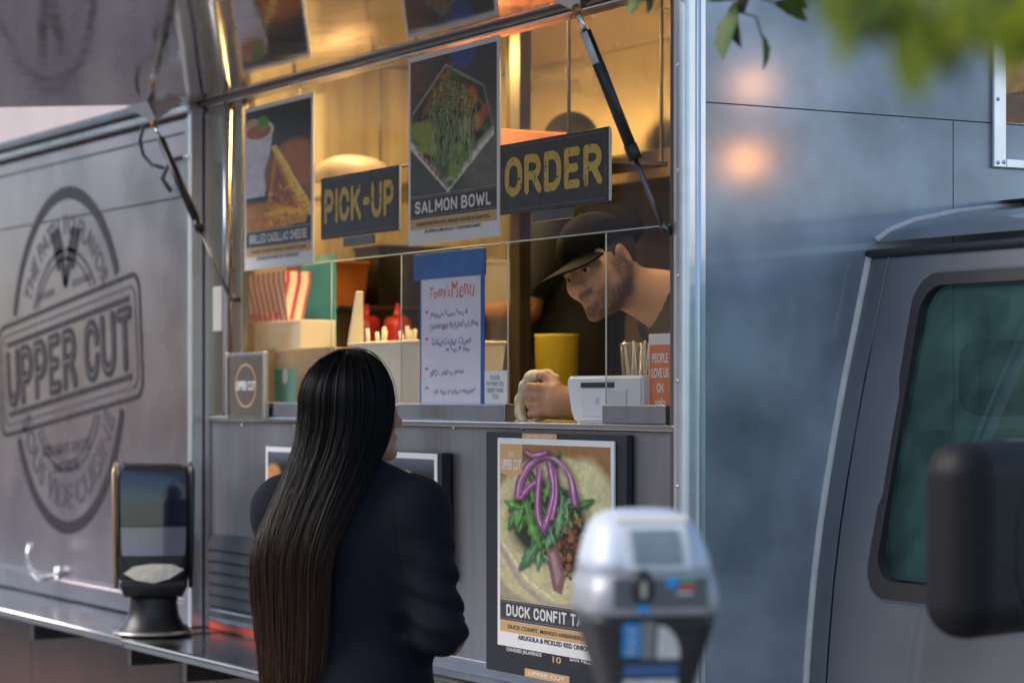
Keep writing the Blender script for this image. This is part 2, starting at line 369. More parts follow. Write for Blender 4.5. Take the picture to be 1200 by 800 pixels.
# ================================================================== food truck shell
truck = empty('food_truck', (-3.0, 1.15, 0), label='silver food truck with serving window, open awning hatch and grey cab', cat='food truck')
XB, XLOGO, XOP0, XOP1, XE = -6.6, wx(238), wx(244), wx(787), 0.0
ZSILL, ZTOP, ZSH, ZOPEN = 1.53, 2.50, .86, 1.976
ROOFZ = 2.92
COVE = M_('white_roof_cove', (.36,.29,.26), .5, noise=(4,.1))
SKIRT = M_('brown_skirt_paint', (.09,.035,.02), .35, noise=(3,.4,(1,1,.5)))
wall_l = box('rear_side_wall', XB, XOP0-.002, .002, .05, .5, 2.86, STEEL_L, truck)
box('roof', XB, -.002, .0, 2.36, 2.88, ROOFZ, STEEL_L, truck, bev=.01)
box('far_side_wall', XB, -.045, 2.30, 2.35, .5, 2.875, STEEL_IN, truck)
box('rear_wall', XB, XB+.05, .052, 2.298, .5, 2.875, STEEL_IN, truck)
box('floor', XB+.052, -.045, .052, 2.298, .66, .74, DKSTEEL, truck)
CEIL = box('ceiling', XB+.052, -.045, .052, 2.298, 2.76, 2.79, STEEL_IN, truck)
box('header_wall', XOP0, -.045, .002, .05, ZTOP+.022, 2.86, STEEL_L, truck)
# skirt below the shelf
for k, (a, b) in enumerate(((XB, wx(40)), (wx(40)+.006, wx(215)), (wx(215)+.006, wx(470)), (wx(470)+.006, -.05))):
    box('skirt_panel', a, b, -.012, .0, .42, .81, SKIRT, truck)
# wheel arches stay out of the frame: two road wheels carry the box
TYRE = M_('tyre_rubber', (.02,.02,.02), .8)
for X in (-4.9, 1.35):
    for Y in (.22, 1.95):
        Mx = Matrix.Translation((X, Y, .38)) @ Matrix.Rotation(R_(90), 4, 'X')
        w = lathe('wheel', [(.18,-.1),(.34,-.11),(.38,-.08),(.38,.08),(.34,.11),(.18,.1)], TYRE, truck, 28, Mx)
        lathe('hub_cap', [(.02,-.115),(.16,-.106),(.17,-.09),(.17,.1),(.02,.104)], STEEL, w, 20, Mx)

# ---- logo hatch: two sheets with a joint, framed all round
hatch = box('logo_panel', XB+.02, XLOGO-.07, -.026, -.004, .95, PY(103,251,-.026).z-.0025, STEEL_L, truck)
zs = PY(103,251,-.026).z
box('upper_sheet', XB+.02, XLOGO-.07, -.026, -.004, zs+.0025, 2.43, STEEL_L, hatch)
for nm, a in (('frame_bar', (XB+.02, XLOGO-.03, -.034, -.002, .866, .948)), ('frame_bar', (XB+.02, XLOGO-.03, -.034, -.002, 2.432, 2.476)),
              ('frame_bar', (XLOGO-.068, XLOGO-.030, -.036, -.001, .8665, 2.478))):
    box(nm, *a, STEEL_L, hatch, bev=.004)
EDGE = M_('pale_edge_strip', (.75,.68,.58), .35, .6)
box('edge_strip', XLOGO-.028, XLOGO+.0, -.042, .0, .862, 2.49, TRIM, hatch, bev=.004)
tube('frame_bead', [(XB+.02,-.036,.93),(XLOGO-.07,-.0345,.93)], .0025, STEEL_L, hatch, 8)
# gutter rail and cove over the hatch
box('gutter_rail', XB, XLOGO+.02, -.06, .0, 2.487, 2.515, STEEL, truck, bev=.006)
box('gutter_lip', XB, XLOGO+.02, -.075, -.045, 2.519, 2.545, DKSTEEL, truck, bev=.006)
mesh('cove', [(XB,-.07,2.548),(XLOGO+.02,-.07,2.548),(XLOGO+.02,.02,2.86),(XB,.02,2.86),(XB,.02,2.545),(XLOGO+.02,.02,2.545)], [(0,1,2,3),(1,5,2),(0,3,4),(0,4,5,1)], COVE, truck)

# ---- printed emblem on the hatch
YP = -.0275
lx0, lx1 = wx(13,-.027), wx(148,-.027); LC = ((lx0+lx1)/2, (PY(79,221,-.027).z+PY(82,623,-.027).z)/2)
LRX = (lx1-lx0)/2; LRZ = (PY(79,221,-.027).z-PY(82,623,-.027).z)/2
def oval(rx, rz, n=96, teeth=0, amp=0.0): 
    return [(LC[0]+(rx+(amp if teeth and k%2 else 0))*math.cos(2*math.pi*k/n), LC[1]+(rz+(amp if teeth and k%2 else 0))*math.sin(2*math.pi*k/n)) for k in range(n)]
def flat_ring(name, o, i, mat, y=YP):
    n = len(o); return mesh(name, [(p[0],y,p[1]) for p in o]+[(p[0],y,p[1]) for p in i], [(k,(k+1)%n,n+(k+1)%n,n+k) for k in range(n)], mat, hatch)
# the rings stop at the banner: arcs above and below it
TILT = R_(6.2); BH = .215
def cut_arcs(name, rxo, rzo, rxi, rzi, mat, y, teeth=0):
    n = 180
    for sgn in (1, -1):
        V = []; F = []; c = 0; prev = None
        for k in range(n+1):
            a = math.pi*k/n*sgn; amp = .012 if (teeth and (k//1) % 2) else 0
            po = (LC[0]+(rxo+amp)*math.cos(a), LC[1]+(rzo+amp)*math.sin(a)); pi_ = (LC[0]+rxi*math.cos(a), LC[1]+rzi*math.sin(a))
            keep = all((-(p[0]-LC[0])*math.sin(TILT)+(p[1]-LC[1])*math.cos(TILT))*sgn > BH+.004 for p in (po, pi_))
            if keep:
                V += [(po[0],y,po[1]),(pi_[0],y,pi_[1])]
                if prev: F.append((c-2,c,c+1,c-1) if sgn > 0 else (c-2,c-1,c+1,c))
                c += 2; prev = True
            else: prev = None
        mesh(name, V, F, mat, hatch)
cut_arcs('emblem_ring', LRX, LRZ, LRX*.94, LRZ*.94, INKDK, YP, 1)
cut_arcs('emblem_ring', LRX*.66, LRZ*.66, LRX*.635, LRZ*.635, INKMD, YP)
cut_arcs('emblem_ring', LRX*.60, LRZ*.60, LRX*.585, LRZ*.585, INKMD, YP)
def tilted(P): ca, sa = math.cos(TILT), math.sin(TILT); return [(LC[0]+u*ca-v*sa, LC[1]+u*sa+v*ca) for u, v in P]
BW = LRX*1.24
def band(o, i, mat, y): flat_ring('banner_line', tilted(o), tilted(i), mat, y)
band(rrect(-BW,BW,-BH,BH,.07), rrect(-BW+.017,BW-.017,-BH+.017,BH-.017,.056), INKDK, YP)
band(rrect(-BW+.045,BW-.045,-BH+.04,BH-.04,.05), rrect(-BW+.055,BW-.055,-BH+.05,BH-.05,.045), INKMD, YP)
for s in (1, -1):
    q = tilted([(-BW*.86,s*.142),(BW*.86,s*.142),(BW*.86,s*.122),(-BW*.86,s*.122)]); mesh('banner_bar', [(p[0],YP,p[1]) for p in q], [(0,1,2,3)], INKDK, hatch)
display('emblem_lettering', 'UPPER CUT', LC[0]-BW*.88, LC[0]+BW*.88, LC[1]-.112, LC[1]+.112, YP-.0004, INKDK, hatch, r=.115, gap=.10, rot=TILT, res=40)
display('emblem_inline', 'UPPER CUT', LC[0]-BW*.88, LC[0]+BW*.88, LC[1]-.112, LC[1]+.112, YP-.0008, STEEL_L, hatch, r=.115, gap=.10, rot=TILT, res=80, line=(0.0,.013))
for s in (1, -1):    # two cleavers
    q = [(-.02,-.09),(.02,-.09),(.02,.0),(.055,.0),(.05,.16),(-.035,.13),(-.035,.0),(-.02,.0)]
    ca, sa = math.cos(-s*.5), math.sin(-s*.5); q = [(s*u, v) for u, v in q]
    P = [(LC[0]+s*.035+u*ca-v*sa, LC[1]+BH+.13+u*sa+v*ca) for u, v in q]
    mesh('cleaver_print', [(p[0],YP,p[1]) for p in P], [tuple(range(8)) if s > 0 else tuple(range(8))[::-1]], INKDK, hatch)
    q = tilted([(s*.10,BH+.035),(s*.28,BH+.035),(s*.28,BH+.06),(s*.10,BH+.06)]); mesh('dash_print', [(p[0],YP,p[1]) for p in q], [(0,1,2,3) if s > 0 else (3,2,1,0)], INKMD, hatch)
lettering('small_lettering', 'GOURMET TACOS', LC[0]-.25, LC[0]+.25, LC[1]-.335, LC[1]-.295, YP, INKMD, hatch, bold=.03, rot=TILT*.8)
lettering('small_lettering', 'AND MORE', LC[0]-.13, LC[0]+.14, LC[1]-.40, LC[1]-.36, YP, INKMD, hatch, bold=.03, rot=TILT*.8)
def on_arc(a0, a1, rin, rout, bottom):
    def fn(V):
        u, v = V[:,0], V[:,1]; a = a0 + (a1-a0)*u; rr = (rin + (rout-rin)*v) if not bottom else (rout + (rin-rout)*v)
        return np.stack([LC[0]+LRX*rr*np.cos(a), LC[1]+LRZ*rr*np.sin(a)], 1)
    return fn
lettering('arc_lettering', 'SOUS VIDE CUISINE', 0,1,0,1, YP, INKMD, hatch, bold=.01, fn=on_arc(R_(205),R_(338),.72,.87,True))
lettering('arc_lettering', 'THE PATH TO FLAVOR', 0,1,0,1, YP, INKMD, hatch, bold=.01, fn=on_arc(R_(152),R_(32),.73,.85,False))

# hatch latch, its lanyard and the hook
lt = PY(215,202,-.03)
box('latch_plate', lt.x-.05, lt.x+.06, -.044, -.028, lt.z-.07, lt.z+.05, STEEL, hatch, bev=.004)
tube('latch_handle', [lt+Vector((-.03,-.03,-.06)), lt+Vector((-.03,-.06,-.02)), lt+Vector((.03,-.06,.03)), lt+Vector((.04,-.02,.045))], .008, DKSTEEL, hatch)
hk = PY(66,668,-.036)
lathe('hook_rose', [(.0,.0),(.028,.002),(.026,.012),(.012,.018)], SCREW, hatch, 16, Matrix.Translation((hk.x+.02,-.034,hk.z-.01)) @ Matrix.Rotation(R_(90),4,'X'))
tube('hook', [(hk.x+.02,-.045,hk.z-.02),(hk.x+.0,-.10,hk.z-.03),(hk.x-.03,-.13,hk.z+.01),(hk.x-.05,-.125,hk.z+.06),(hk.x-.055,-.115,hk.z+.10)], [.011,.010,.008,.008,.010], SCREW, hatch)

# ---- lower service wall, sill, shelf
lw = box('service_wall', XOP0, -.035, .012, .05, .8655, 1.5125, STEEL_B, truck)
box('sill', XOP0, -.036, -.012, .42, 1.515, ZSILL, STEEL, truck, bev=.003)
for px in (284, 345, 410, 532, 612, 700, 768):
    c = PY(px, 500.5+(px-532)*.011, .01); lathe('screw', [(.0,.005),(.004,.005),(.0065,.002),(.0065,.0)], SCREW, lw, 10, Matrix.Translation((c.x,.0118,c.z)) @ Matrix.Rotation(R_(90),4,'X'))
SHELF = M_('shelf_steel', (.42,.42,.43), .2, 1.0, rnoise=(9,.08,(.4,1,1)), noise=(7,.12))
xs = wx(152,-.33)+.1
for a, b, dz in ((XB, -2.57, 0), (-2.56, -.06, -.004)):
    sh = box('shelf', a, b, -.33, .0, ZSH-.03+dz, ZSH+dz, SHELF, truck, bev=.006, seg=3)
    tube('shelf_edge', [(a,-.331,ZSH-.006+dz),(b,-.331,ZSH-.006+dz)], .007, STEEL, sh, 8)
    k = a+.4
    while k < b:
        box('shelf_bracket', k, k+.03, -.30, -.02, ZSH-.09+dz, ZSH-.032+dz, DKSTEEL, sh); k += .9
REDGLOW = M_('painted_red_glow', (.55,.06,.03), .35)
box('red_stripe', XOP0-.0, wx(330), .004, .0115, .862, .885, REDGLOW, lw)  # flat red strip standing in for a line of red light
box('kick_rail', XOP0+.01, -.04, -.002, .0115, .887, .925, STEEL, lw, bev=.003)
# louvre vent low on the service wall
v0, v1, vz0, vz1 = wx(249,.012), wx(318,.012), PY(270,725,.012).z, PY(270,632,.012).z
vent = box('vent_back', v0, v1, .0085, .0115, vz0, vz1, BLACKM, truck)
VENTM = M_('vent_slat_paint', (.035,.035,.038), .45, .5); n = 7
for k in range(n):
    zc = vz0+(k+.5)*(vz1-vz0)/n
    mesh('vent_slat', [(v0,.008,zc+.03),(v1,.008,zc+.03),(v1,-.008,zc-.016),(v0,-.008,zc-.016),(v1,.008,zc-.016),(v0,.008,zc-.016)], [(0,3,2,1),(3,5,4,2),(0,5,3),(1,2,4)], VENTM, vent)

# ---- jambs, header and corner
JAMB = M_('jamb_steel', (.42,.36,.28), .25, 1.0, noise=(5,.2,(1,1,.2)))
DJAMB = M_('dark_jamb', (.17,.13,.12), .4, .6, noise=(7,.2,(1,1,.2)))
box('left_jamb', XOP0, wx(266,.01), .0, .016, ZSILL+.002, ZTOP, JAMB, truck, bev=.003)
jt = wx(270,.01); tube('jamb_tube', [(jt,.0,ZSILL+.002),(jt,.0,ZTOP)], .014, STEEL, truck)
box('window_stile', wx(274,.01), wx(285,.01), .004, .03, ZSILL+.002, ZTOP, JAMB, truck, bev=.003)
box('right_jamb', XOP1, -.036, -.006, .04, .80, 2.86, DJAMB, truck, bev=.004)
box('header', XOP0, -.036, -.008, .05, ZTOP, ZTOP+.02, STEEL, truck, bev=.003)
for px in (300, 335, 372, 431, 494, 557, 630, 690, 745):
    x = wx(px,-.009); lathe('screw', [(.0,.004),(.004,.004),(.006,.0)], DKSTEEL, truck, 8, Matrix.Translation((x,-.0082,ZTOP+.011)) @ Matrix.Rotation(R_(90),4,'X'))
P = []
for k in range(9):
    a = R_(180+90*k/8); P.append((-.022+.022*math.cos(R_(270+90*k/8)), -.001+.022+.022*math.sin(R_(270+90*k/8))-.012))
prof = [(-.034,-.012)] + P + [(.0,.05),(-.006,.05),(-.034,.05)]
n = len(prof); V = [(x,y,z) for z in (.5,2.86) for x,y in prof]
trim = mesh('corner_trim', V, [tuple(range(n))[::-1], tuple(range(n,2*n))]+[(i,(i+1)%n,n+(i+1)%n,n+i) for i in range(n)], TRIM, truck)
zz = .7
while zz < 2.86:
    lathe('rivet', [(.0,.004),(.0035,.0036),(.006,.001),(.006,.0)], SCREW, trim, 10, Matrix.Translation((-.018,-.0118,zz)) @ Matrix.Rotation(R_(90),4,'X')); zz += .232
BEAD = M_('trim_bead', (.62,.7,.78), .3, .6)
tube('trim_bead', [(.001,.03,.5),(.001,.03,2.86)], .006, BEAD, trim, 8)

# ---- glazing
GE = M_('glass_edge', (.55,.6,.55), .2)
def pane(name, x0, x1, z0, z1, y=.016, t=.006):
    p = box(name, x0, x1, y-t/2, y+t/2, z0, z1, GLASS, truck); return p
gx = [wx(p,.016) for p in (285, 390, 472, 597, 712, 786)]
up = pane('window_pane', gx[0], gx[5], ZOPEN, ZTOP)
tube('pane_edge', [(gx[0],.0125,ZOPEN),(gx[5],.0125,ZOPEN)], .0018, GE, up, 6)
for a, b in ((0,1),(2,3),(4,5)):
    p = pane('window_pane', gx[a], gx[b], ZSILL+.045, ZOPEN-.003)
    for g in (a, b):
        if g not in (0, 5): tube('pane_edge', [(gx[g],.012,ZSILL+.045),(gx[g],.012,ZOPEN-.003)], .002, GE, p, 6)
    box('bottom_rail', gx[a], gx[b]-(.0 if b == 5 else .0), .0, .032, ZSILL+.001, ZSILL+.044, STEEL_B, truck, bev=.003)
box('bottom_rail', gx[1]+.001, gx[2]-.001, .004, .03, ZSILL+.001, ZSILL+.040, STEEL_B, truck, bev=.003)
wp = PY(256,362,-.003); box('switch_plate', wp.x-.035, wp.x+.035, -.008, -.0005, wp.z-.07, wp.z+.07, M_('switch_plate_steel', (.45,.43,.4), .4), truck, bev=.003)

# ---- awning hatch with its gas struts
AX0, AX1, AD, DROP = wx(236), -.03, 1.64, .075
def aw(x, d, off=0.0): return Vector((x, -.012-d, 2.517-DROP*d+off))
def aw_sheet(name, d0, d1, mat, parent, x0=AX0, x1=AX1, t=.012):
    V = [aw(x0,d0),aw(x1,d0),aw(x1,d1),aw(x0,d1),aw(x0,d0,t),aw(x1,d0,t),aw(x1,d1,t),aw(x0,d1,t)]
    return mesh(name, V, [(0,1,2,3)[::-1] if False else (0,3,2,1),(4,5,6,7),(0,1,5,4),(1,2,6,5),(2,3,7,6),(3,0,4,7)], mat, parent)
awn = aw_sheet('awning', .078, AD, MIRROR, truck)
aw_sheet('hinge_sheet', .0, .075, MIRROR, awn)
ab = [aw(x,d,o) for o in (.0125,.04) for x,d in ((AX0+.01,.02),(AX1-.01,.02),(AX1-.01,AD-.01),(AX0+.01,AD-.01))]; mesh('awning_back', ab, [(0,3,2,1),(4,5,6,7),(0,1,5,4),(1,2,6,5),(2,3,7,6),(3,0,4,7)], TRIM, awn)
tube('hinge', [(AX0,-.016,2.512),(AX1,-.016,2.512)], .006, M_('hinge_steel', (.22,.2,.18), .4, .9), awn)
box('outer_lip', AX0, AX1, -.012-AD-.02, -.012-AD, 2.385, 2.44, TRIM, awn, bev=.004)
def bracket(c, nm='strut_bracket'):
    V = [aw(c.x-.09,c.y*-1-.0-.06),aw(c.x+.09,c.y*-1-.06),aw(c.x+.02,c.y*-1-.0,-.055),aw(c.x-.02,c.y*-1,-.055),
         aw(c.x-.09,c.y*-1+.06),aw(c.x+.09,c.y*-1+.06)]
    return mesh(nm, V, [(0,1,2,3),(4,3,2,5),(0,3,4),(1,5,2)], STEEL, awn)
def strut(top, bot, frac):
    mid = top.lerp(bot, frac); d = (bot-top).normalized()
    s = tube('gas_strut', [top+d*.05, mid], .0135, BLACK, awn); 
    tube('strut_collar', [mid-d*.03, mid+d*.005], .0155, BLACK, s)
    tube('strut_rod', [mid, bot], .0055, DKSTEEL, s)
    tube('ball_stud', [top, top+d*.055], .006, SCREW, s); tube('end_stud', [bot-d*.02, bot+Vector((0,.02,0))], .009, DKSTEEL, s)
    bm = bmesh.new(); bmesh.ops.create_uvsphere(bm, u_segments=12, v_segments=8, radius=.013, matrix=Matrix.Translation(top)); frombm('ball_joint', bm, M_('rusty_brass', (.35,.2,.1), .4, .9), s, smooth=True)
    return s
dd1 = .16; t1 = PY(181,146,-.012-dd1); bracket(Vector((t1.x,-dd1,0))); b1 = PY(271,352,-.02); s1 = strut(t1, b1, .60)
dd2 = .19; t2 = PY(676,12,-.012-dd2); bracket(Vector((t2.x,-dd2,0))); b2 = PY(779,273,-.02); s2 = strut(t2, b2, .66)
q0 = t2.lerp(b2,.20); q1 = t2.lerp(b2,.38)
STK = M_('strut_label', (.5,.5,.48), .5); side = Vector((.35,-.9,0)).normalized()*.0115
tube('strut_label', [t2.lerp(b2,.10)+side*.4, t2.lerp(b2,.24)+side*.4], .0112, STK, s2)
tube('lanyard', [PY(168,148,-.10), PY(164,165,-.10), PY(168,182,-.09), PY(178,193,-.07), PY(192,197,-.05)], .006, BLACKM, truck)

# ---- front wall of the box: sheets with joints around the window over the cab
def fr(px, py): return PXx(px, py, 0.0)
YS = fr(1117,200).y; ZS = fr(986,131.5).z
wy0, wz0, wz1 = fr(1174,100).y, fr(1180,188).z, fr(1174,44).z; wy1 = wy0+.72
fw = box('front_wall', -.03, 0, .051, YS-.0015, .5, ZS-.0015, STEEL_F, truck)
box('front_sheet', -.03, 0, YS+.0015, 2.35, .5, ZS-.0015, STEEL_F, fw)
box('front_sheet', -.03, 0, .051, wy0, ZS+.0015, 2.86, STEEL_F, fw)
box('front_sheet', -.03, 0, wy1, 2.35, ZS+.0015, 2.86, STEEL_F, fw)
box('front_sheet', -.03, 0, wy0+.001, wy1-.001, wz1, 2.86, STEEL_F, fw)
box('front_sheet', -.03, 0, wy0+.001, wy1-.001, ZS+.0015, max(wz0,ZS+.003), STEEL_F, fw)
GASKET = M_('joint_sealant', (.03,.03,.035), .6)
box('joint_strip', -.03, -.002, .052, 2.34, ZS-.0014, ZS+.0014, GASKET, fw)
box('joint_strip', -.03, -.002, YS-.0014, YS+.0014, .52, ZS-.004, GASKET, fw)
# window frame, proud of the wall
def bar_x(name, y0, y1, z0, z1, parent, x1=.012, mat=TRIM): return box(name, .001, x1, y0, y1, z0, z1, mat, parent, bev=.003)
fyo = fr(1161,100).y; fzo0 = fr(1175,197.5).z; fzo1 = fr(1161,36).z
wf = bar_x('front_window', fyo, wy0+.004, fzo0, fzo1, truck)
bar_x('frame_bar', wy0+.0045, wy1+.04, fzo0, wz0+.004, wf); bar_x('frame_bar', wy0+.0045, wy1+.04, wz1-.004, fzo1, wf); bar_x('frame_bar', wy1-.004, wy1+.04, wz0+.0045, wz1-.0045, wf)
box('pane', -.012, -.006, wy0+.002, wy1-.002, max(wz0,ZS+.004)+.001, wz1-.001, glass_mat('dark_window_glass', (.22,.19,.15), 1.5), wf)
for (y, z) in ((fyo+.012, fzo1-.03), (fyo+.012, fzo0+.012), (fyo+.03, fzo0+.014), (fyo+.012, (fzo0+fzo1)/2), (fyo+.12, fzo0+.014)):
    lathe('rivet', [(.0,.004),(.003,.0036),(.005,.001),(.005,.0)], SCREW, wf, 10, Matrix.Translation((.0122,y,z)) @ Matrix.Rotation(R_(90),4,'Y'))

# ---- cab
CABP = M_('cab_paint', (.21,.22,.24), .36, .75, noise=(3,.12), coat=.5, rnoise=(4,.05))
SEAL = M_('white_sealant', (.62,.6,.56), .55, noise=(25,.12))
side = [(.27,.42),(.275,.7)]+[(fr(a,b).y, fr(a,b).z) for a, b in ((945,800),(949,740),(954,680),(961,620),(970,560),(980,500),(991,440),(1003,380),(1014,325),(1020,296))]
roofp = [(fr(a,b).y, fr(a,b).z) for a, b in ((1026,284),(1042,272),(1070,261),(1117,251),(1160,246),(1200,243))] + [(1.2,2.065),(1.45,2.06)]
prof = side+roofp; full = prof + [(2.35-y, z) for y, z in prof[::-1]]
def side_y(z):
    zs_ = [p[1] for p in side]; return float(np.interp(z, zs_, [p[0] for p in side]))
wz_b, wz_t, wxa, wxb = 1.165, 1.855, .205, .98        # door window
def cab_strip(name, x0, x1, pr, mat, parent, t=.0):
    n = len(pr); V = [(x,y-t,z) for x in (x0,x1) for y,z in pr]; return mesh(name, V, [(i,i+1,n+i+1,n+i)[::-1] for i in range(n-1)], mat, parent, smooth=True)
def sub(z0, z1):
    zs_ = sorted(set([z0, z1]+[p[1] for p in side if z0 < p[1] < z1])); return [(side_y(z), z) for z in zs_]
zr = side[-1][1]
cab = cab_strip('cab', .0, .07, sub(.42,zr), CABP, truck)
cab_strip('door_skin', .076, 1.25, sub(.42,wz_b), CABP, cab); cab_strip('door_skin', .076, wxa, sub(wz_b,wz_t), CABP, cab)
cab_strip('door_skin', wxb, 1.25, sub(wz_b,wz_t), CABP, cab); cab_strip('door_skin', .076, 1.25, sub(wz_t,zr), CABP, cab)
cab_strip('door_gap', .069, .077, sub(.42,zr), BLACKM, cab, -.004)
n = len(roofp); rp = roofp+[(2.35-y,z) for y,z in roofp[::-1]]; n = len(rp)
mesh('cab_roof', [(x,y,z) for x in (0.0,1.15) for y,z in rp], [(i,i+1,n+i+1,n+i)[::-1] for i in range(n-1)], CABP, cab, smooth=True)
tube('drip_rail', [(.0,side[-1][0]-.006,zr-.004),(1.2,side[-1][0]-.006,zr-.004)], .010, M_('drip_rail_paint', (.06,.065,.075), .3, .7), cab, 8)
sea = tube('sealant_bead', [(.002,y-.002,z) for y,z in side], .0095, SEAL, truck, 8); tube('sealant_bead', [(.002,y,z+.004) for y,z in roofp], .0085, SEAL, sea, 8)
# far side, windscreen, bonnet: the rest of the cab (right of the frame)
mesh('far_door', [(x,2.35-y,z) for x in (0.,1.25) for y,z in sub(.42,zr)], [(i,i+1,len(sub(.42,zr))+i+1,len(sub(.42,zr))+i) for i in range(len(sub(.42,zr))-1)], CABP, cab, smooth=True)
mesh('windscreen', [(1.16,.52,2.03),(1.16,1.83,2.03),(1.62,1.98,1.30),(1.62,.37,1.30)], [(0,3,2,1)], glass_mat('windscreen_glass', (.6,.72,.68), 1.5), cab)
box('bonnet', 1.25, 2.35, .30, 2.05, .5, 1.27, CABP, cab, bev=.08, seg=4, smooth=True)
CABIN = M_('cab_lining', (.03,.035,.035), .8)
box('cab_floor', .01, 1.25, .33, 2.02, .42, .5, CABIN, cab); box('seat_base', .25, .8, .42, 1.0, .5, .98, CABIN, cab, bev=.05); box('seat_back', .20, .36, .42, .98, .98, 1.52, CABIN, cab, bev=.06, seg=3)
box('headrest', .22, .33, .56, .84, 1.55, 1.72, CABIN, cab, bev=.045, seg=3); box('passenger_seat_back', .20, .36, 1.35, 1.92, .98, 1.55, CABIN, cab, bev=.06, seg=3)
tube('steering_wheel', [(1.0+.06*math.sin(a),.72+.19*math.cos(a),1.28+.18*math.sin(a)) for a in [2*math.pi*k/24 for k in range(25)]], .014, BLACK, cab, 8)
# door glass with black rubber surround
def skin(x, z, off): return (x, side_y(z)-off, z)
def skin_ring(name, o, i, off0, off1, mat, parent):
    n = len(o); V = [skin(*p,off0) for p in o]+[skin(*p,off0) for p in i]+[skin(*p,off1) for p in o]+[skin(*p,off1) for p in i]; F = []
    for k in range(n):
        j = (k+1)%n; F += [(k,j,n+j,n+k),(k,2*n+k,2*n+j,j),(n+k,n+j,3*n+j,3*n+k)]
    bm = bmesh.new(); vs = [bm.verts.new(v) for v in V]
    for f in F: bm.faces.new([vs[q] for q in f])
    return frombm(name, bm, mat, parent)
ro = rrect(wxa-.012,wxb+.012,wz_b-.012,wz_t+.012,.07,10); ri = rrect(wxa+.019,wxb-.019,wz_b+.026,wz_t-.016,.06,10)
gk = skin_ring('door_window', ro, ri, .006, -.02, BLACKM, cab)
skin_ring('window_trim', rrect(wxa-.017,wxb+.017,wz_b-.017,wz_t+.017,.075,10), ro, .004, -.01, M_('window_trim_paint', (.22,.25,.28), .25, .8), cab)
CG = glass_mat('green_door_glass', (.20,.36,.33), 1.52, boost=1.6, dirt_sheen=.22, dirt_sheen_col=(.08,.19,.175))  # teal diffuse layer paints the pane's reflected brightness and tint into its colour
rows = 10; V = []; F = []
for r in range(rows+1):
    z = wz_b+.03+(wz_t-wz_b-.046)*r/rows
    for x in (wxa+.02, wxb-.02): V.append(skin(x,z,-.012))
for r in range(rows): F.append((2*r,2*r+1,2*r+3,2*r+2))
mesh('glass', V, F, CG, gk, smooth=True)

# ---- door mirror: black shell facing forward, on a two-tube arm
mc = PD(1163,630,3.95)
def fm(P):
    Rm = np.array(Matrix.Rotation(R_(14),3,'Z')); d = rbox(P, mc, (.062,.135,.158), .058, Rm)
    q = (P-np.array(mc,np.float32))@Rm.astype(np.float32); g = np.abs(np.sqrt(((q[...,1]-.045)/.075)**2+((q[...,2]+.02)/.115)**2)-1)*.08-.0022
    return np.where(q[...,0] > 0, smax(d, -smax(g, -(d+.003), .002), .003), d)
V, F = surf(fm, mc-Vector((.16,.18,.22)), mc+Vector((.16,.18,.22)), .004)
mir = np_mesh('side_mirror', V, F, M_('mirror_shell_plastic', (.007,.007,.008), .55, spec=.22, noise=(60,.15), bump=(400,.08)), truck)
RZ = Matrix.Rotation(R_(14),3,'Z'); mesh('mirror_glass', [mc+RZ @ Vector((-.0635,y,z)) for y,z in ((-.09,-.11),(.09,-.11),(.09,.11),(-.09,.11))], [(0,3,2,1)], MIRROR, mir)
for dz in (-.05,.05): tube('mirror_arm', [mc+Vector((0,.08,dz)), Vector((mc.x-.05, side_y(1.3)+.02, mc.z+dz*1.3))], .014, BLACK, mir)
# ================================================================== kitchen inside the truck
GLOW = M_('lamp_diffuser', (.9,.8,.6), .5, emit=((1.0,.69,.27), 14.0))
for (a, b, y) in ((-2.1,-1.15,.42), (-3.0,-2.2,.42), (-4.6,-3.6,.6)):
    lf = box('ceiling_light', a-.03, b+.03, y-.09, y+.09, 2.735, 2.7595, STEEL, truck, bev=.004)
    box('diffuser', a, b, y-.07, y+.07, 2.722, 2.734, GLOW, lf, bev=.003)
# light strip inside the window header
ls_ = box('header_light', -2.5, -.25, .052, .085, 2.545, 2.566, STEEL, truck, bev=.002)
box('diffuser', -2.48, -.27, .054, .083, 2.537, 2.5445, M_('strip_diffuser', (.9,.8,.6), .5, emit=((1.0,.74,.44), 17.0)), ls_)
# extraction hood along the far side
hood = prism_xz('hood', [(-5.6,2.36),(-.25,2.36),(-.25,2.759),(-5.6,2.759)], 1.42, 2.29, STEEL_IN, truck)
box('hood_lip', -5.62, -.23, 1.385, 1.418, 2.30, 2.40, M_('hood_lip_steel', (.3,.24,.17), .3, 1.0, noise=(5,.2)), hood, bev=.006)
HK = M_('range_steel', (.3,.28,.26), .35, 1.0, noise=(5,.2))
box('cook_line', -5.4, -.3, 1.62, 2.295, .742, 1.62, HK, truck, bev=.01)
box('backsplash', -5.4, -.3, 2.27, 2.298, 1.622, 2.355, STEEL_IN, truck)
DARKSPL = M_('dark_backsplash', (.10,.06,.035), .4, .4, noise=(4,.4))
box('backsplash_screen', -3.9, -.4, 2.24, 2.268, 1.63, 2.30, DARKSPL, truck)
for k, x in enumerate((-5.0,-4.3,-3.6,-2.9)): box('cabinet_door', x, x+.62, 1.60, 1.618, .82, 1.5, STEEL_IN, truck, bev=.005)
RODM = M_('rack_rod_paint', (.06,.045,.03), .5)
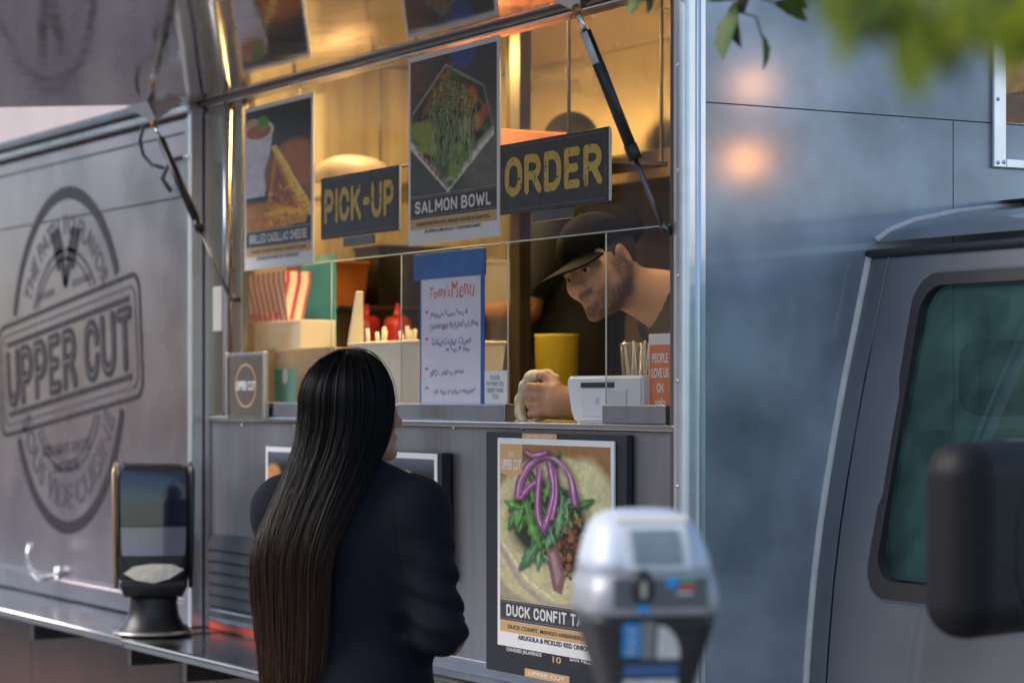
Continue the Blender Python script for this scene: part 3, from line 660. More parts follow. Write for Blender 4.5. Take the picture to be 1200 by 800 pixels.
# overhead rack just inside the window
rack = box('overhead_rack', -2.9, -1.15, .40, .72, 2.225, 2.24, STEEL_IN, truck, bev=.003)
for x in (-2.88,-2.02,-1.17):
    for y in (.41,.71): tube('rack_rod', [(x,y,2.24),(x,y,2.76)], .005, RODM, rack, 8)
tube('rack_rail', [(-2.9,.40,2.29),(-1.15,.40,2.29)], .005, RODM, rack, 8)
post = box('rack_post', -2.06, -2.0, .74, .78, .742, 2.755, M_('post_steel', (.24,.2,.15), .35, 1.0, noise=(5,.2)), truck)
box('under_counter', XOP0+.02, -.06, .06, .42, .742, 1.512, STEEL_IN, truck)
pn = box('partition', -3.3, -3.26, .42, 2.29, .742, 2.755, M_('gold_partition', (.62,.5,.3), .35, .4, noise=(6,.3,(3,3,.3))), truck)

def thing_box(name, label, cat, pxl, pxr, pt, pb, y0, y1, mat, bev=.004, group=None):
    x0, x1 = wx(pxl, y0), wx(pxr, y0); zt = PY((pxl+pxr)/2, pt, y0).z; zb = PY((pxl+pxr)/2, pb, y0).z
    return tag(box(name, x0, x1, y0, y1, zb, zt, mat, None, bev=bev), label, cat, group), (x0, x1, zb, zt)
def stripes(name, c0, c1, freq, axis='X', rough=.55):
    m = M_(name, c0, rough); n = m.node_tree.nodes; L = m.node_tree.links; b = n['Principled BSDF']
    tc = n.new('ShaderNodeTexCoord'); sp = n.new('ShaderNodeSeparateXYZ'); L.new(tc.outputs['Object'], sp.inputs[0])
    mu = n.new('ShaderNodeMath'); mu.operation = 'MULTIPLY'; mu.inputs[1].default_value = freq; ad = n.new('ShaderNodeMath'); ad.operation = 'SUBTRACT'; L.new(sp.outputs['X'], ad.inputs[0]); L.new(sp.outputs['Y'], ad.inputs[1]); L.new(ad.outputs[0], mu.inputs[0])
    f = n.new('ShaderNodeMath'); f.operation = 'FRACT'; L.new(mu.outputs[0], f.inputs[0]); g = n.new('ShaderNodeMath'); g.operation = 'GREATER_THAN'; g.inputs[1].default_value = .62; L.new(f.outputs[0], g.inputs[0])
    mx = n.new('ShaderNodeMix'); mx.data_type = 'RGBA'; mx.inputs[6].default_value = (*c0,1); mx.inputs[7].default_value = (*c1,1); L.new(g.outputs[0], mx.inputs[0]); L.new(mx.outputs[2], b.inputs['Base Color']); return m
# --- on the counter, from the rear jamb forward
KRAFT = M_('kraft_card', (.34,.22,.12), .8, noise=(14,.15)); CREAM = M_('cream_card', (.72,.68,.58), .7, noise=(10,.08))
CZ = ZSILL+.001
def standing(name, label, cat, pxl, pxr, pt, y0, y1, mat, zb=CZ, bev=.004):
    x0, x1 = wx(pxl, y0), wx(pxr, y0); zt = PY((pxl+pxr)/2, pt, y0).z
    return tag(box(name, x0, x1, y0, y1, zb, zt, mat, None, bev=bev), label, cat), (x0, x1, zb, zt)
crt, cb = standing('cardboard_carton', 'brown cardboard carton on counter under the white box', 'box', 322, 388, 408, .10, .24, KRAFT)
box('flap', cb[1]-.14, cb[1]+.03, .095, .099, cb[3]-.05, cb[3]+.0, KRAFT, crt)
wb, wbb = standing('white_box', 'plain white box on top of the brown carton inside window', 'box', 300, 352, 376, .14, .26, CREAM, zb=cb[3]+.001)
ST = stripes('red_striped_paper', (.78,.72,.62), (.55,.05,.06), 26)
def tray(bm, x0, x1, y0, y1, z0, z1, fl):
    vs = [bm.verts.new(p) for p in ((x0+fl,y0+fl,z0),(x1-fl,y0+fl,z0),(x1-fl,y1-fl,z0),(x0+fl,y1-fl,z0),(x0,y0,z1),(x1,y0,z1),(x1,y1,z1),(x0,y1,z1))]
    for f in ((0,3,2,1),(0,1,5,4),(1,2,6,5),(2,3,7,6),(3,0,4,7)): bm.faces.new([vs[i] for i in f])
sx0, sx1 = wx(286,.16), wx(334,.16); zb = wbb[3]+.001; ht = PY(320,319,.16).z-zb
trays = empty('striped_paper_tray', ((sx0+sx1)/2,.24,zb), label='red and white striped paper food trays nested on the white box', cat='paper tray')
for k in range(3):
    bm = bmesh.new(); tray(bm, sx0, sx1, .16, .25, zb+.012*k, zb+ht-.024+.012*k, .02); frombm('tray', bm, ST, trays)
DOT = M_('red_dots_paper', (.6,.08,.08), .6)
for k in range(5): box('tray_print', sx0+.03+k*.045, sx0+.05+k*.045, .172, .176, zb+.01, zb+.03, DOT, trays)
tl, tb = standing('teal_bag', 'teal paper bag standing behind striped trays', 'bag', 352, 392, 300, .41, .418, M_('teal_paper', (.07,.46,.58), .5, noise=(9,.3)), zb=CZ)
# open foam cutlery box with handles and raised lid
FOAM = M_('white_foam', (.8,.76,.62), .55, noise=(20,.05))
f0, f1, fy0, fy1 = wx(409,.10), wx(489,.10), .10, .38; fz = PY(450,402,.10).z
fb = empty('cutlery_box', ((f0+f1)/2,.24,CZ), label='open white foam box of plastic cutlery inside pick-up window', cat='cutlery box')
bm = bmesh.new(); tray(bm, f0, f1, fy0, fy1, CZ, fz, .02); tray(bm, f0+.008, f1-.008, fy0+.008, fy1-.008, CZ+.02, fz, .02); frombm('box_shell', bm, FOAM, fb)
tube('box_rim', [(f0,fy0,fz),(f1,fy0,fz),(f1,fy1,fz),(f0,fy1,fz),(f0,fy0,fz)], .006, FOAM, fb, 8)
mesh('lid', [(f0-.005,fy0,fz),(f0-.005,fy0+.05,fz),(f0+.05,fy0+.02,fz+.15),(f0+.05,fy0,fz+.15),(f0-.012,fy0,fz+.002),(f0-.012,fy0+.05,fz+.002),(f0+.043,fy0+.02,fz+.152),(f0+.043,fy0,fz+.152)],
     [(0,1,2,3),(7,6,5,4),(0,3,7,4),(1,5,6,2),(3,2,6,7),(0,4,5,1)], FOAM, fb)
IV = M_('ivory_plastic', (.8,.74,.58), .35); rs = random.Random(3)
for k in range(26):
    x = f0+.03+(f1-f0-.05)*(k/25); y = fy0+.03+.2*rs.random(); h = .02+.03*rs.random(); lx = rs.uniform(-.015,.015)
    tube('cutlery_handle', [(x,y,fz-.05),(x+lx*.5,y,fz+h*.5),(x+lx,y,fz+h)], [.006,.007,.006], IV, fb, 6)
REDP = M_('red_plastic', (.6,.03,.02), .35)
for k, px in enumerate((430, 466)):
    c = PY(px, 392, .62); r = .045; zt = PY(px,370,.62).z
    b = lathe('sauce_bottle', [(.001,ZSILL-.2),(r,ZSILL-.2),(r,zt-.04),(r*.95,zt-.015),(r*.6,zt-.003),(.001,zt)], REDP, None, 20, Matrix.Translation((c.x,.62,0)))
    tag(b, ('red squeeze sauce bottle behind cutlery box, beside the carton lid', 'red sauce bottle with rounded top behind cutlery box, towards handwritten menu')[k], 'bottle')
    lathe('nozzle', [(.016,zt-.006),(.012,zt+.006),(.004,zt+.04)], REDP, b, 12, Matrix.Translation((c.x,.62,0)))
prep = box('prep_table', -3.2, -.5, .46, .95, ZSILL-.22, ZSILL-.20, STEEL_IN, truck, bev=.003)
for x in (-3.1,-1.85,-.6):
    for y in (.5,.91): box('table_leg', x-.02, x+.02, y-.02, y+.02, .742, ZSILL-.221, STEEL, prep)
# yellow container on the prep table
yc = PY(624, 430, .48); zt = PY(624,391,.48).z; r = (wx(640,.48)-wx(608,.48))/2*.82
yb = lathe('yellow_container', [(.001,ZSILL-.199),(r*.92,ZSILL-.199),(r,zt-.01),(r*1.04,zt),(r*.96,zt),(r*.9,zt-.03),(.001,zt-.035)], M_('yellow_plastic', (.62,.46,.02), .4, trans=.15), None, 28, Matrix.Translation((yc.x,.56,0)))
tag(yb, 'tall yellow plastic tub behind the towel-holding hand', 'container')
# steel pans and bins further in
inn = [('steel_bain_marie', 'round steel pot on the cooking line at the back', 'pot', -3.5, 1.8, .13, .22, STEEL_IN), ('brown_tub', 'brown tub on the cooking line beside the steel pot', 'tub', -3.05, 1.85, .11, .16, KRAFT),
       ('sauce_tin', 'tall tin can on the cooking line near the partition', 'tin', -2.7, 1.9, .07, .2, STEEL), ('oil_bottle', 'amber oil bottle on the back cooking line', 'bottle', -4.0, 1.95, .05, .3, M_('amber_oil', (.45,.2,.03), .2)),
       ('stock_pot', 'wide dark stock pot at the rear of cooking line', 'pot', -4.5, 1.85, .17, .26, DKSTEEL)]
for nm, lb, ct, x, y, r, h, m in inn:
    z = 1.622; tag(lathe(nm, [(.001,z),(r,z),(r*1.02,z+h*.9),(r*1.06,z+h*.92),(r*1.06,z+h),(r*.97,z+h),(r*.95,z+h*.5),(.001,z+h*.5)], m, None, 24, Matrix.Translation((x,y,0))), lb, ct)
# on the overhead rack
def blob(name, c, r, mat, label, cat, seed, res=.012):
    def f(P): return ell(P, c, r) + .018*waves(P, 26, seed)
    V, F = surf(f, Vector(c)-Vector(r)*1.35, Vector(c)+Vector(r)*1.35, res); return tag(np_mesh(name, V, F, mat), label, cat)
rc = PY(415,168,.55)
blob('white_bread_bag', (rc.x,.55,2.24+.085), (.16,.11,.055), M_('bread_bag_film', (.30,.23,.19), .45), 'white plastic bread bag on overhead rack above PICK-UP sign', 'bag', 4)
box1 = tag(box('pink_carton', -2.0, -1.62, .43, .69, 2.241, 2.36, M_('pink_card', (.5,.18,.12), .6, noise=(8,.2)), None, bev=.004), 'long pinkish carton on the overhead rack beside bread bag', 'box')
# --- at the order window
p0, p1 = wx(664,.026), wx(752,.026); pz = PY(700,440,.026).z
prn = empty('receipt_printer', ((p0+p1)/2,.2,CZ), label='white receipt printer on counter beside the towel-holding hand', cat='printer')
bm = bmesh.new(); ol = [(p0+.035,CZ),(p1,CZ),(p1,pz),(p0,pz),(p0+.004,pz-.02),(p0+.018,CZ+.022)]
a = [bm.verts.new((x,.026,z)) for x,z in ol]; b = [bm.verts.new((x,.088,z)) for x,z in ol]; bm.faces.new(a); bm.faces.new(b[::-1])
for i in range(6): bm.faces.new((a[i],b[i],b[(i+1)%6],a[(i+1)%6]))
bmesh.ops.bevel(bm, geom=bm.edges[:], offset=.006, segments=3, affect='EDGES'); frombm('printer_body', bm, WHITE, prn)
s0, s1 = wx(682,.026), wx(720,.026); zq = PY(700,451,.026).z
box('paper_slot', s0, s1, .0225, .0255, zq-.006, zq+.006, BLACKM, prn); box('front_door', s0, wx(735,.026), .0222, .0256, PY(700,488,.026).z, zq-.010, M_('printer_door', (.72,.72,.73), .35), prn, bev=.001)
box('logo_mark', wx(698,.022), wx(702,.022), .0215, .0219, zq-.045, zq-.03, M_('grey_mark', (.5,.5,.52), .5), prn)
CLR = glass_mat('clear_plastic', (.93,.93,.92), 1.5, dirt_sheen=.10)
cc = PY(746,440,.145); ct_, cbm = PY(746,404,.145).z, CZ
cup = lathe('straw_cup', [(.001,cbm),(.026,cbm),(.040,ct_),(.042,ct_),(.0415,ct_+.004),(.0385,ct_),(.025,cbm+.006),(.001,cbm+.006)], CLR, None, 24, Matrix.Translation((cc.x,.145,0)))
tag(cup, 'clear plastic cup holding straws on counter by the orange card', 'cup')
for k in range(7):
    a = k*.9; tube('straw', [(cc.x+.015*math.cos(a),.145+.015*math.sin(a),cbm+.01),(cc.x+.032*math.cos(a+1),.145+.032*math.sin(a+1),ct_+.01)], .0025, M_('straw_plastic_%d'%k, (.6,.58,.55), .3), cup, 6)
ORNG = M_('orange_card_print', (.72,.13,.03), .45); CW = M_('white_card_print', (.8,.78,.74), .5)
x0, x1 = wx(760,.05), wx(789,.05); z1 = PY(772,391,.05).z; z0 = CZ+.005
yc_ = tag(box('review_card', x0, x1, .05, .056, z0-.004, z1, CW, None, bev=.001), 'orange and white review card standing on counter by jamb', 'card')
box('orange_panel', x0+.006, x1-.006, .0485, .0496, z0+.025, z1-.025, ORNG, yc_)
for k, tx in enumerate(('PEOPLE','LOVE US','ON','yelp')):
    zc = z1-.055-k*.034; hw = (x1-x0)*(.32,.34,.13,.22)[k]; lettering('card_lettering', tx, (x0+x1)/2-hw, (x0+x1)/2+hw, zc-.011, zc+.011, .0478, CW, yc_, bold=.03)


# wall shelf on the partition with stores
ws = box('partition_shelf', -3.258, -3.0, .5, 1.5, 1.885, 1.90, HK, truck, bev=.003)
for nm, lb, ct, y0, y1, z1, m in (('orange_tub', 'orange plastic tub on the partition shelf inside pick-up window', 'tub', .52, .74, 2.04, M_('orange_tub_plastic', (.5,.16,.03), .45)), ('dark_crate', 'dark plastic crate on the partition shelf beside the orange tub', 'crate', .78, 1.10, 2.10, M_('dark_crate_plastic', (.02,.018,.016), .5)), ('pale_carton', 'pale carton on the partition shelf next to the dark crate', 'box', 1.14, 1.40, 2.06, CREAM)):
    bm = bmesh.new(); tray(bm, -3.22, -3.03, y0, y1, 1.901, z1, .012); tray(bm, -3.214, -3.036, y0+.006, y1-.006, 1.92, z1, .012); o = tag(frombm(nm, bm, m, None), lb, ct)
    box('rim', -3.226, -3.024, y0-.006, y1+.006, z1, z1+.012, m, o, bev=.003)
dish = box('dark_fryer', -3.255, -2.9, .5, .95, ZSILL-.198, ZSILL+.16, M_('fryer_black', (.012,.011,.01), .4), None, bev=.01); tag(dish, 'black countertop fryer behind the red sauce bottles', 'fryer')
box('fryer_panel', -2.9, -2.892, .55, .9, ZSILL-.12, ZSILL+.06, HK, dish, bev=.003); tube('fryer_handle', [(-2.87,.62,ZSILL+.10),(-2.86,.62,ZSILL+.11),(-2.86,.83,ZSILL+.11),(-2.87,.83,ZSILL+.10)], .008, BLACK, dish)
# ================================================================== printed signs
class Pic:
    """a print painted into a fine grid of vertices: u to the right, v up, both 0..1"""
    def __init__(s, w, h, asp, base):
        s.w, s.h, s.asp = w, h, asp; s.a = np.zeros((h, w, 3)); s.a[:] = lin(base)
        s.U, s.V = np.meshgrid((np.arange(w)+.5)/w*asp, (np.arange(h)+.5)/h)          # u in units of height
    def mix(s, m, col): c = np.array(lin(col) if not isinstance(col, np.ndarray) else col); s.a = s.a*(1-m[..., None]) + c*m[..., None]
    def win(s, u0, u1, v0, v1):
        i0, i1 = max(int(u0/s.asp*s.w)-1, 0), min(int(u1/s.asp*s.w)+2, s.w); j0, j1 = max(int(v0*s.h)-1, 0), min(int(v1*s.h)+2, s.h); return slice(j0, j1), slice(i0, i1)
    def mixw(s, w, m, col, op=1.0):
        c = np.array(lin(col)); m = m[..., None]*op; s.a[w] = s.a[w]*(1-m) + c*m
    def ell(s, u, v, ru, rv, col, ang=0, soft=.01, op=1.0):
        r = max(ru, rv)+soft*2; w = s.win(u-r, u+r, v-r, v+r); x, y = s.U[w]-u, s.V[w]-v; ca, sa = math.cos(ang), math.sin(ang)
        d = (np.sqrt(((x*ca+y*sa)/ru)**2+((-x*sa+y*ca)/rv)**2)-1)*min(ru, rv); s.mixw(w, np.clip(.5-d/soft, 0, 1), col, op)
    def poly(s, P, col, soft=.006, op=1.0):
        P = np.array(P, float); w = s.win(P[:,0].min()-.02, P[:,0].max()+.02, P[:,1].min()-.02, P[:,1].max()+.02); x, y = s.U[w], s.V[w]
        ins = np.zeros(x.shape, bool); d = np.full(x.shape, 9.)
        for (ax, ay), (bx, by) in zip(P, np.roll(P, -1, 0)):
            c = (ay > y) != (by > y); ins ^= c & (x < (bx-ax)*(y-ay)/((by-ay) or 1e-9)+ax)
            dx, dy = bx-ax, by-ay; t = np.clip(((x-ax)*dx+(y-ay)*dy)/(dx*dx+dy*dy+1e-12), 0, 1); d = np.minimum(d, np.hypot(x-ax-t*dx, y-ay-t*dy))
        s.mixw(w, np.clip(.5+np.where(ins, d, -d)/soft, 0, 1), col, op)
    def line(s, P, wd, col, soft=.004, op=1.0, w2=None):
        P = np.array(P, float); m = wd+soft*2+.01; w = s.win(P[:,0].min()-m, P[:,0].max()+m, P[:,1].min()-m, P[:,1].max()+m); x, y = s.U[w], s.V[w]; d = np.full(x.shape, 9.)
        n = len(P)-1
        for i in range(n):
            (ax, ay), (bx, by) = P[i], P[i+1]; dx, dy = bx-ax, by-ay; t = np.clip(((x-ax)*dx+(y-ay)*dy)/(dx*dx+dy*dy+1e-12), 0, 1)
            ww = wd if w2 is None else wd+(w2-wd)*(i+t)/n; d = np.minimum(d, np.hypot(x-ax-t*dx, y-ay-t*dy)-ww)
        s.mixw(w, np.clip(.5-d/soft, 0, 1), col, op)
    def mottle(s, scale, amt, seed=1):
        rs = np.random.RandomState(seed); n = np.zeros(s.U.shape)
        for o in range(3):
            k = int(scale*2**o)+2; g = rs.rand(k+1, int(k*s.asp)+2); y = s.V*k*.999; x = s.U/s.asp*(g.shape[1]-1)*.999; i, j = y.astype(int), x.astype(int); fy, fx = y-i, x-j
            n += (g[i,j]*(1-fy)*(1-fx)+g[i+1,j]*fy*(1-fx)+g[i,j+1]*(1-fy)*fx+g[i+1,j+1]*fy*fx-.5)/2**o
        s.a *= np.clip(1+n[..., None]*amt, .1, 3)
    def to(s, name, x0, x1, z0, z1, y, mat, parent):
        w, h = s.w, s.h; gx, gz = np.meshgrid(np.linspace(x0, x1, w), np.linspace(z0, z1, h)); V = np.stack([gx.ravel(), np.full(w*h, y), gz.ravel()], 1)
        i = (np.arange(h-1)[:, None]*w+np.arange(w-1)[None]).ravel(); F = np.stack([i, i+1, i+w+1, i+w], 1)
        o = np_mesh(name, V, F, mat, parent, smooth=False); paint(o, s.a.reshape(-1, 3)); return o
PRINT = M_('laminated_print', (.5,.5,.5), .38, attr='Col', spec=.4)
SIGNBLK = M_('charcoal_sign_board', (.045,.042,.045), .5, noise=(35,.25))
GOLD = M_('gold_sign_ink', (.62,.42,.08), .5); WINK = M_('white_sign_ink', (.75,.74,.73), .5); TAN = M_('tan_banner_print', (.62,.38,.16), .5); BLKINK = M_('black_text_ink', (.03,.03,.03), .5)
def distress(m, scale=70, cut=.40, under=(.045,.042,.045)):
    n = m.node_tree.nodes; L = m.node_tree.links; b = n['Principled BSDF']; tc = n.new('ShaderNodeTexCoord'); t = n.new('ShaderNodeTexNoise'); t.inputs['Scale'].default_value = scale; t.inputs['Detail'].default_value = 6; t.inputs['Roughness'].default_value = .7
    L.new(tc.outputs['Object'], t.inputs[0]); r = n.new('ShaderNodeValToRGB'); r.color_ramp.elements[0].position = cut-.02; r.color_ramp.elements[1].position = cut+.03
    r.color_ramp.elements[0].color = (*under,1); r.color_ramp.elements[1].color = b.inputs['Base Color'].default_value; L.new(t.outputs[0], r.inputs[0]); L.new(r.outputs[0], b.inputs['Base Color'])
distress(GOLD)
def rect(pl, tl, bl, pr, tr, br, Y):
    return wx(pl, Y), wx(pr, Y), (PY(pl,bl,Y).z+PY(pr,br,Y).z)/2, (PY(pl,tl,Y).z+PY(pr,tr,Y).z)/2

# --- ORDER and PICK-UP boards
for nm, tx, rc, lab in (('order_sign', 'ORDER', (586,170,251,713,148.5,237.5), 'dark board lettered ORDER in gold on the glass'), ('pick_up_sign', 'PICK-UP', (376,208,279.5,467,194.5,271.5), 'dark board lettered PICK-UP in gold on the glass')):
    Y = -.006; x0, x1, z0, z1 = rect(*rc, Y); w, h = x1-x0, z1-z0
    s = tag(box(nm, x0, x1, Y, .0, z0, z1, SIGNBLK, None, bev=.001), lab, 'sign')
    ring_xz('border_line', rrect(x0+.012,x1-.012,z0+.008,z1-.008,.004,2), rrect(x0+.0145,x1-.0145,z0+.0105,z1-.0105,.003,2), Y-.0006, Y-.0002, M_(nm+'_border', (.12,.11,.11), .5), s)
    display('sign_lettering', tx, x0+w*.05, x1-w*.05, z0+h*.24, z1-h*.2, Y-.0008, GOLD, s, r=.108, gap=.10)
    box('edge_tape', x1, x1+.006, Y+.001, -.0005, z0+.002, z1-.002, CREAM, s)
    xm = (x0+x1)/2; box('hinge_clip', xm-.10, xm+.09, Y+.001, .002, z0-.028, z0-.0015, DKSTEEL, s, bev=.003)

# --- food posters
def poster(name, label, rc, Y, title, tl, lines, pic, split, group=None, thick=.004, frame=None, tw=(.08,.92)):
    x0, x1, z0, z1 = rect(*rc, Y); w, h = x1-x0, z1-z0; bw = .028*h
    s = tag(box(name, x0, x1, Y, Y+thick, z0, z1, PAPER, None, bev=.0008), label, 'poster', group); y = Y-.0006
    zi = z0+h*split[0]; zb = z0+h*split[1]; bm_ = .012*h
    pic.to('photo_print', x0+bw, x1-bw, zi, z1-bw, y, PRINT, s)
    mesh('title_band', [(x0+bw,y,zb),(x1-bw,y,zb),(x1-bw,y,zi-.001),(x0+bw,y,zi-.001)], [(0,1,2,3)], SIGNBLK, s)
    g = mesh('tan_band', [(x0+bw,y,zb-h*.055),(x1-bw,y,zb-h*.055),(x1-bw,y,zb-.001),(x0+bw,y,zb-.001)], [(0,1,2,3)], TAN, s)
    bh = zi-zb
    for q in (.08,.9): mesh('band_rule', [(x0+bw*1.5,y-.0003,zb+bh*q),(x1-bw*1.5,y-.0003,zb+bh*q),(x1-bw*1.5,y-.0003,zb+bh*(q+.02)),(x0+bw*1.5,y-.0003,zb+bh*(q+.02))], [(0,1,2,3)], M_('rule_ink', (.3,.3,.3), .5), s)
    display('title_lettering', title, x0+w*tw[0], x0+w*tw[1], zb+bh*.22, zb+bh*.78, y-.0006, WINK, s, r=.10, gap=.12, res=26)
    for k, t in enumerate(lines):
        zc = zb-h*(.03+.042*k); hw = w*(.40 if k == 0 else .31); lettering('caption_lettering', t, x0+w*.5-hw, x0+w*.5+hw, zc-h*.0115, zc+h*.0115, y-.0006, BLKINK, s, bold=.02)
    return s, (x0, x1, z0, z1)
rs = random.Random(11)
# salmon bowl
p = Pic(180, 300, .72, (.27,.26,.25)); A = p.asp
p.mix(np.clip((p.V-.55)*1.2,0,1)*np.clip((A*.35-p.U)*4,0,1), (.62,.42,.28)); p.ell(A*.62,.97,.1,.1,(.25,.33,.55),soft=.05); p.ell(A*.9,.25,.22,.3,(.42,.40,.38),soft=.15)
p.poly([(A*.42,.93),(A*.02,.62),(A*.0,.42),(A*.42,.06),(A*.97,.40),(A*.86,.72)], (.66,.67,.62)); p.poly([(A*.0,.42),(A*.42,.06),(A*.97,.40),(A*.97,.36),(A*.45,.0),(A*.0,.36)], (.84,.83,.79)); 
for k in range(7): q = k/7; p.poly([(A*(.1+.33*q),.33-.26*q),(A*(.14+.33*q),.30-.26*q),(A*(.14+.33*q),.275-.26*q),(A*(.1+.33*q),.305-.26*q)], (.7,.28,.22))
def inside(u, v): return (abs(u/A-.46)/.50)+(abs(v-.48)/.47) < .95
def scat(n, fn, box_):
    for _ in range(n):
        u, v = rs.uniform(box_[0],box_[1])*A, rs.uniform(box_[2],box_[3])
        if inside(u, v): fn(u, v)
pick = lambda L: rs.choice(L)
p.poly([(A*.42,.91),(A*.02,.60),(A*.02,.42),(A*.42,.10),(A*.95,.42),(A*.86,.71)], (.20,.24,.12), soft=.03)
scat(220, lambda u,v: p.ell(u,v,rs.uniform(.02,.05),rs.uniform(.015,.03),pick([(.25,.33,.14),(.36,.44,.2),(.18,.24,.1),(.42,.48,.26)]),rs.uniform(0,3),soft=.03,op=.8), (0,1,.05,.92))
scat(130, lambda u,v: p.ell(u,v,.03,.02,pick([(.05,.04,.05),(.09,.06,.07),(.13,.08,.08)]),rs.uniform(0,3),soft=.02), (.12,1,.22,.60))
scat(40, lambda u,v: p.ell(u,v,.05,.025,pick([(.74,.44,.18),(.66,.34,.12),(.80,.56,.30)]),rs.uniform(.8,2),soft=.025,op=.85), (.62,1,.45,.9)); scat(45, lambda u,v: p.ell(u,v,.045,.02,pick([(.55,.34,.16),(.62,.42,.2)]),rs.uniform(0,3),soft=.03,op=.7), (.15,.7,.62,.92))
scat(60, lambda u,v: p.ell(u,v,.024,.022,pick([(.46,.60,.14),(.36,.52,.10),(.55,.62,.22)]),soft=.02), (.48,.8,.10,.32)); scat(30, lambda u,v: p.ell(u,v,.045,.03,(.55,.58,.22),soft=.03), (.02,.28,.3,.52))
def drip(u, v):
    L = rs.uniform(.05,.15); p.line([(u,v),(u+rs.uniform(-.014,.014),v-L*.5),(u+rs.uniform(-.018,.018),v-L)], rs.uniform(.003,.009), pick([(.50,.56,.36),(.42,.50,.31),(.60,.65,.46),(.36,.44,.26)]), w2=.005, soft=.010, op=.85)
scat(150, drip, (.12,.88,.58,.9)); scat(110, drip, (.2,.75,.24,.58)); scat(420, lambda u,v: p.ell(u,v,.0055,.0045,pick([(.08,.05,.04),(.22,.11,.05),(.5,.27,.1)]),soft=.006), (.1,.85,.56,.92))
p.mottle(30,.35); p.a *= 1.0
poster('salmon_poster', 'tall SALMON BOWL food poster on the glass between signs', (478.5,67,287.5,585.5,43,277), -.005, 'SALMON BOWL', 0, ['SALMON BROWN RICE, GRILLED VEGGIES & CILANTRO','JALAPENO LIME SAUCE / +CONTAINS DAIRY'], p, (.255,.135))
# grilled cheese
p = Pic(120, 240, .52, (.09,.09,.10)); A = p.asp
p.ell(A*.12,.03,.3,.2,(.66,.42,.16),soft=.05); p.poly([(A*.0,.28),(A*.0,.78),(A*.42,.78),(A*.30,.28)], (.72,.71,.74)); p.ell(A*.2,.82,A*.24,.085,(.78,.76,.74)); p.ell(A*.2,.82,A*.2,.065,(.62,.26,.12)); p.ell(A*.27,.88,.05,.06,(.32,.52,.14)); p.ell(A*.1,.9,.05,.035,(.72,.55,.42))
p.ell(A*.72,.42,A*.42,.27,(.50,.26,.08),ang=.2,soft=.02); p.ell(A*.76,.50,A*.34,.20,(.62,.33,.10),soft=.05); p.poly([(A*.46,.62),(A*.30,.02),(A*.92,.02),(A*.98,.14)], (.78,.50,.08)); p.poly([(A*.48,.56),(A*.38,.22),(A*.80,.14)], (.52,.24,.06),soft=.03)
p.line([(A*.45,.66),(A*.62,.50),(A*.78,.30),(A*1.0,.10)], .022, (.86,.68,.20), w2=.03); p.line([(A*.5,.63),(A*.7,.43),(A*.95,.2)], .006, (.92,.80,.42)); p.line([(A*.34,.12),(A*.6,.14),(A*.85,.10)], .02, (.85,.62,.10))
for _ in range(120): p.ell(rs.uniform(.3,.95)*A, rs.uniform(.02,.35), rs.uniform(.006,.018), rs.uniform(.005,.012), pick([(.68,.36,.06),(.9,.62,.12),(.42,.18,.04)]), rs.uniform(0,3), op=.6)
p.mottle(20,.3,2); p.a = np.clip(p.a*1.35,0,1)
poster('cheese_poster', 'grilled cheese sandwich poster on glass beside rear jamb', (286.5,125,317,367,111,309), -.005, 'GRILLED CADILLAC CHEESE', 0, ['THREE CHEESE BLEND, TOMATO JAM','SOURDOUGH, WITH TOMATO SOUP / +CONTAINS DAIRY'], p, (.235,.135))

# --- boards on the service wall
BOARD = M_('black_menu_board', (.014,.015,.02), .4, noise=(30,.2))
bx0, bx1, bz0, bz1 = rect(571,505,787,736,510.5,811,.0)
bd = tag(box('menu_board', bx0, bx1, -.004, .0115, bz0, bz1, BOARD, None, bev=.002), 'black menu board on the steel wall behind the duck poster', 'menu board')
w, h = bx1-bx0, bz1-bz0
for (a, b, c, d) in ((.28,.53,.972,.998), (.30,.62,.002,.035)):
    t = box('orange_tag', bx0+w*a, bx0+w*b, -.0055, -.0042, bz0+h*c, bz0+h*d, TAN, bd); lettering('tag_lettering', 'UPPER CUT', bx0+w*(a+.03), bx0+w*(b-.03), bz0+h*(c+.009), bz0+h*(d-.008), -.0061, WINK, t, bold=.02)
for k, (tx, a, b, zf, hf, m) in enumerate((('GARLIC',.16,.30,.125,.015,WINK),('PARMESAN FRIES',.32,.52,.125,.011,INKMD),('CANDIED JALAPENOS',.16,.42,.098,.020,WINK),('LIMES + MEXICO + 8 OZ',.16,.38,.078,.009,INKMD),('10',.50,.56,.092,.026,TAN),('SAN PELLEGRINO',.62,.9,.105,.014,WINK),('4',.92,.95,.105,.016,WINK),('COKE / DIET / SPRITE',.62,.9,.08,.012,INKMD))):
    lettering('board_lettering', tx, bx0+w*a, bx0+w*b, bz0+h*zf-h*hf/2, bz0+h*zf+h*hf/2, -.0046, m, bd, bold=.02)
p = Pic(200, 260, .85, (.62,.45,.26)); A = p.asp
for k in range(14): p.line([(0,.9-k*.075),(A*.5,.92-k*.075),(A,.89-k*.075)], .012, pick([(.68,.50,.28),(.55,.37,.18),(.72,.55,.33)]), soft=.03, op=.6)
p.ell(A*.46,.42,A*.66,.50,(.62,.58,.48),ang=.35,soft=.02); p.ell(A*.48,.46,A*.62,.46,(.80,.77,.58),ang=.35,soft=.03); p.ell(A*.8,.62,A*.25,.3,(.84,.82,.62),ang=.2,soft=.05); p.line([(A*.0,.34),(A*.2,.12),(A*.45,.0),(A*.7,.0)], .02, (.70,.62,.58), soft=.02); p.line([(A*.03,.36),(A*.25,.15),(A*.5,.04)], .008, (.88,.84,.74))
for _ in range(70): p.ell(rs.uniform(.1,.9)*A, rs.uniform(.1,.8), .012,.008,(.66,.58,.36),rs.uniform(0,3),op=.35)
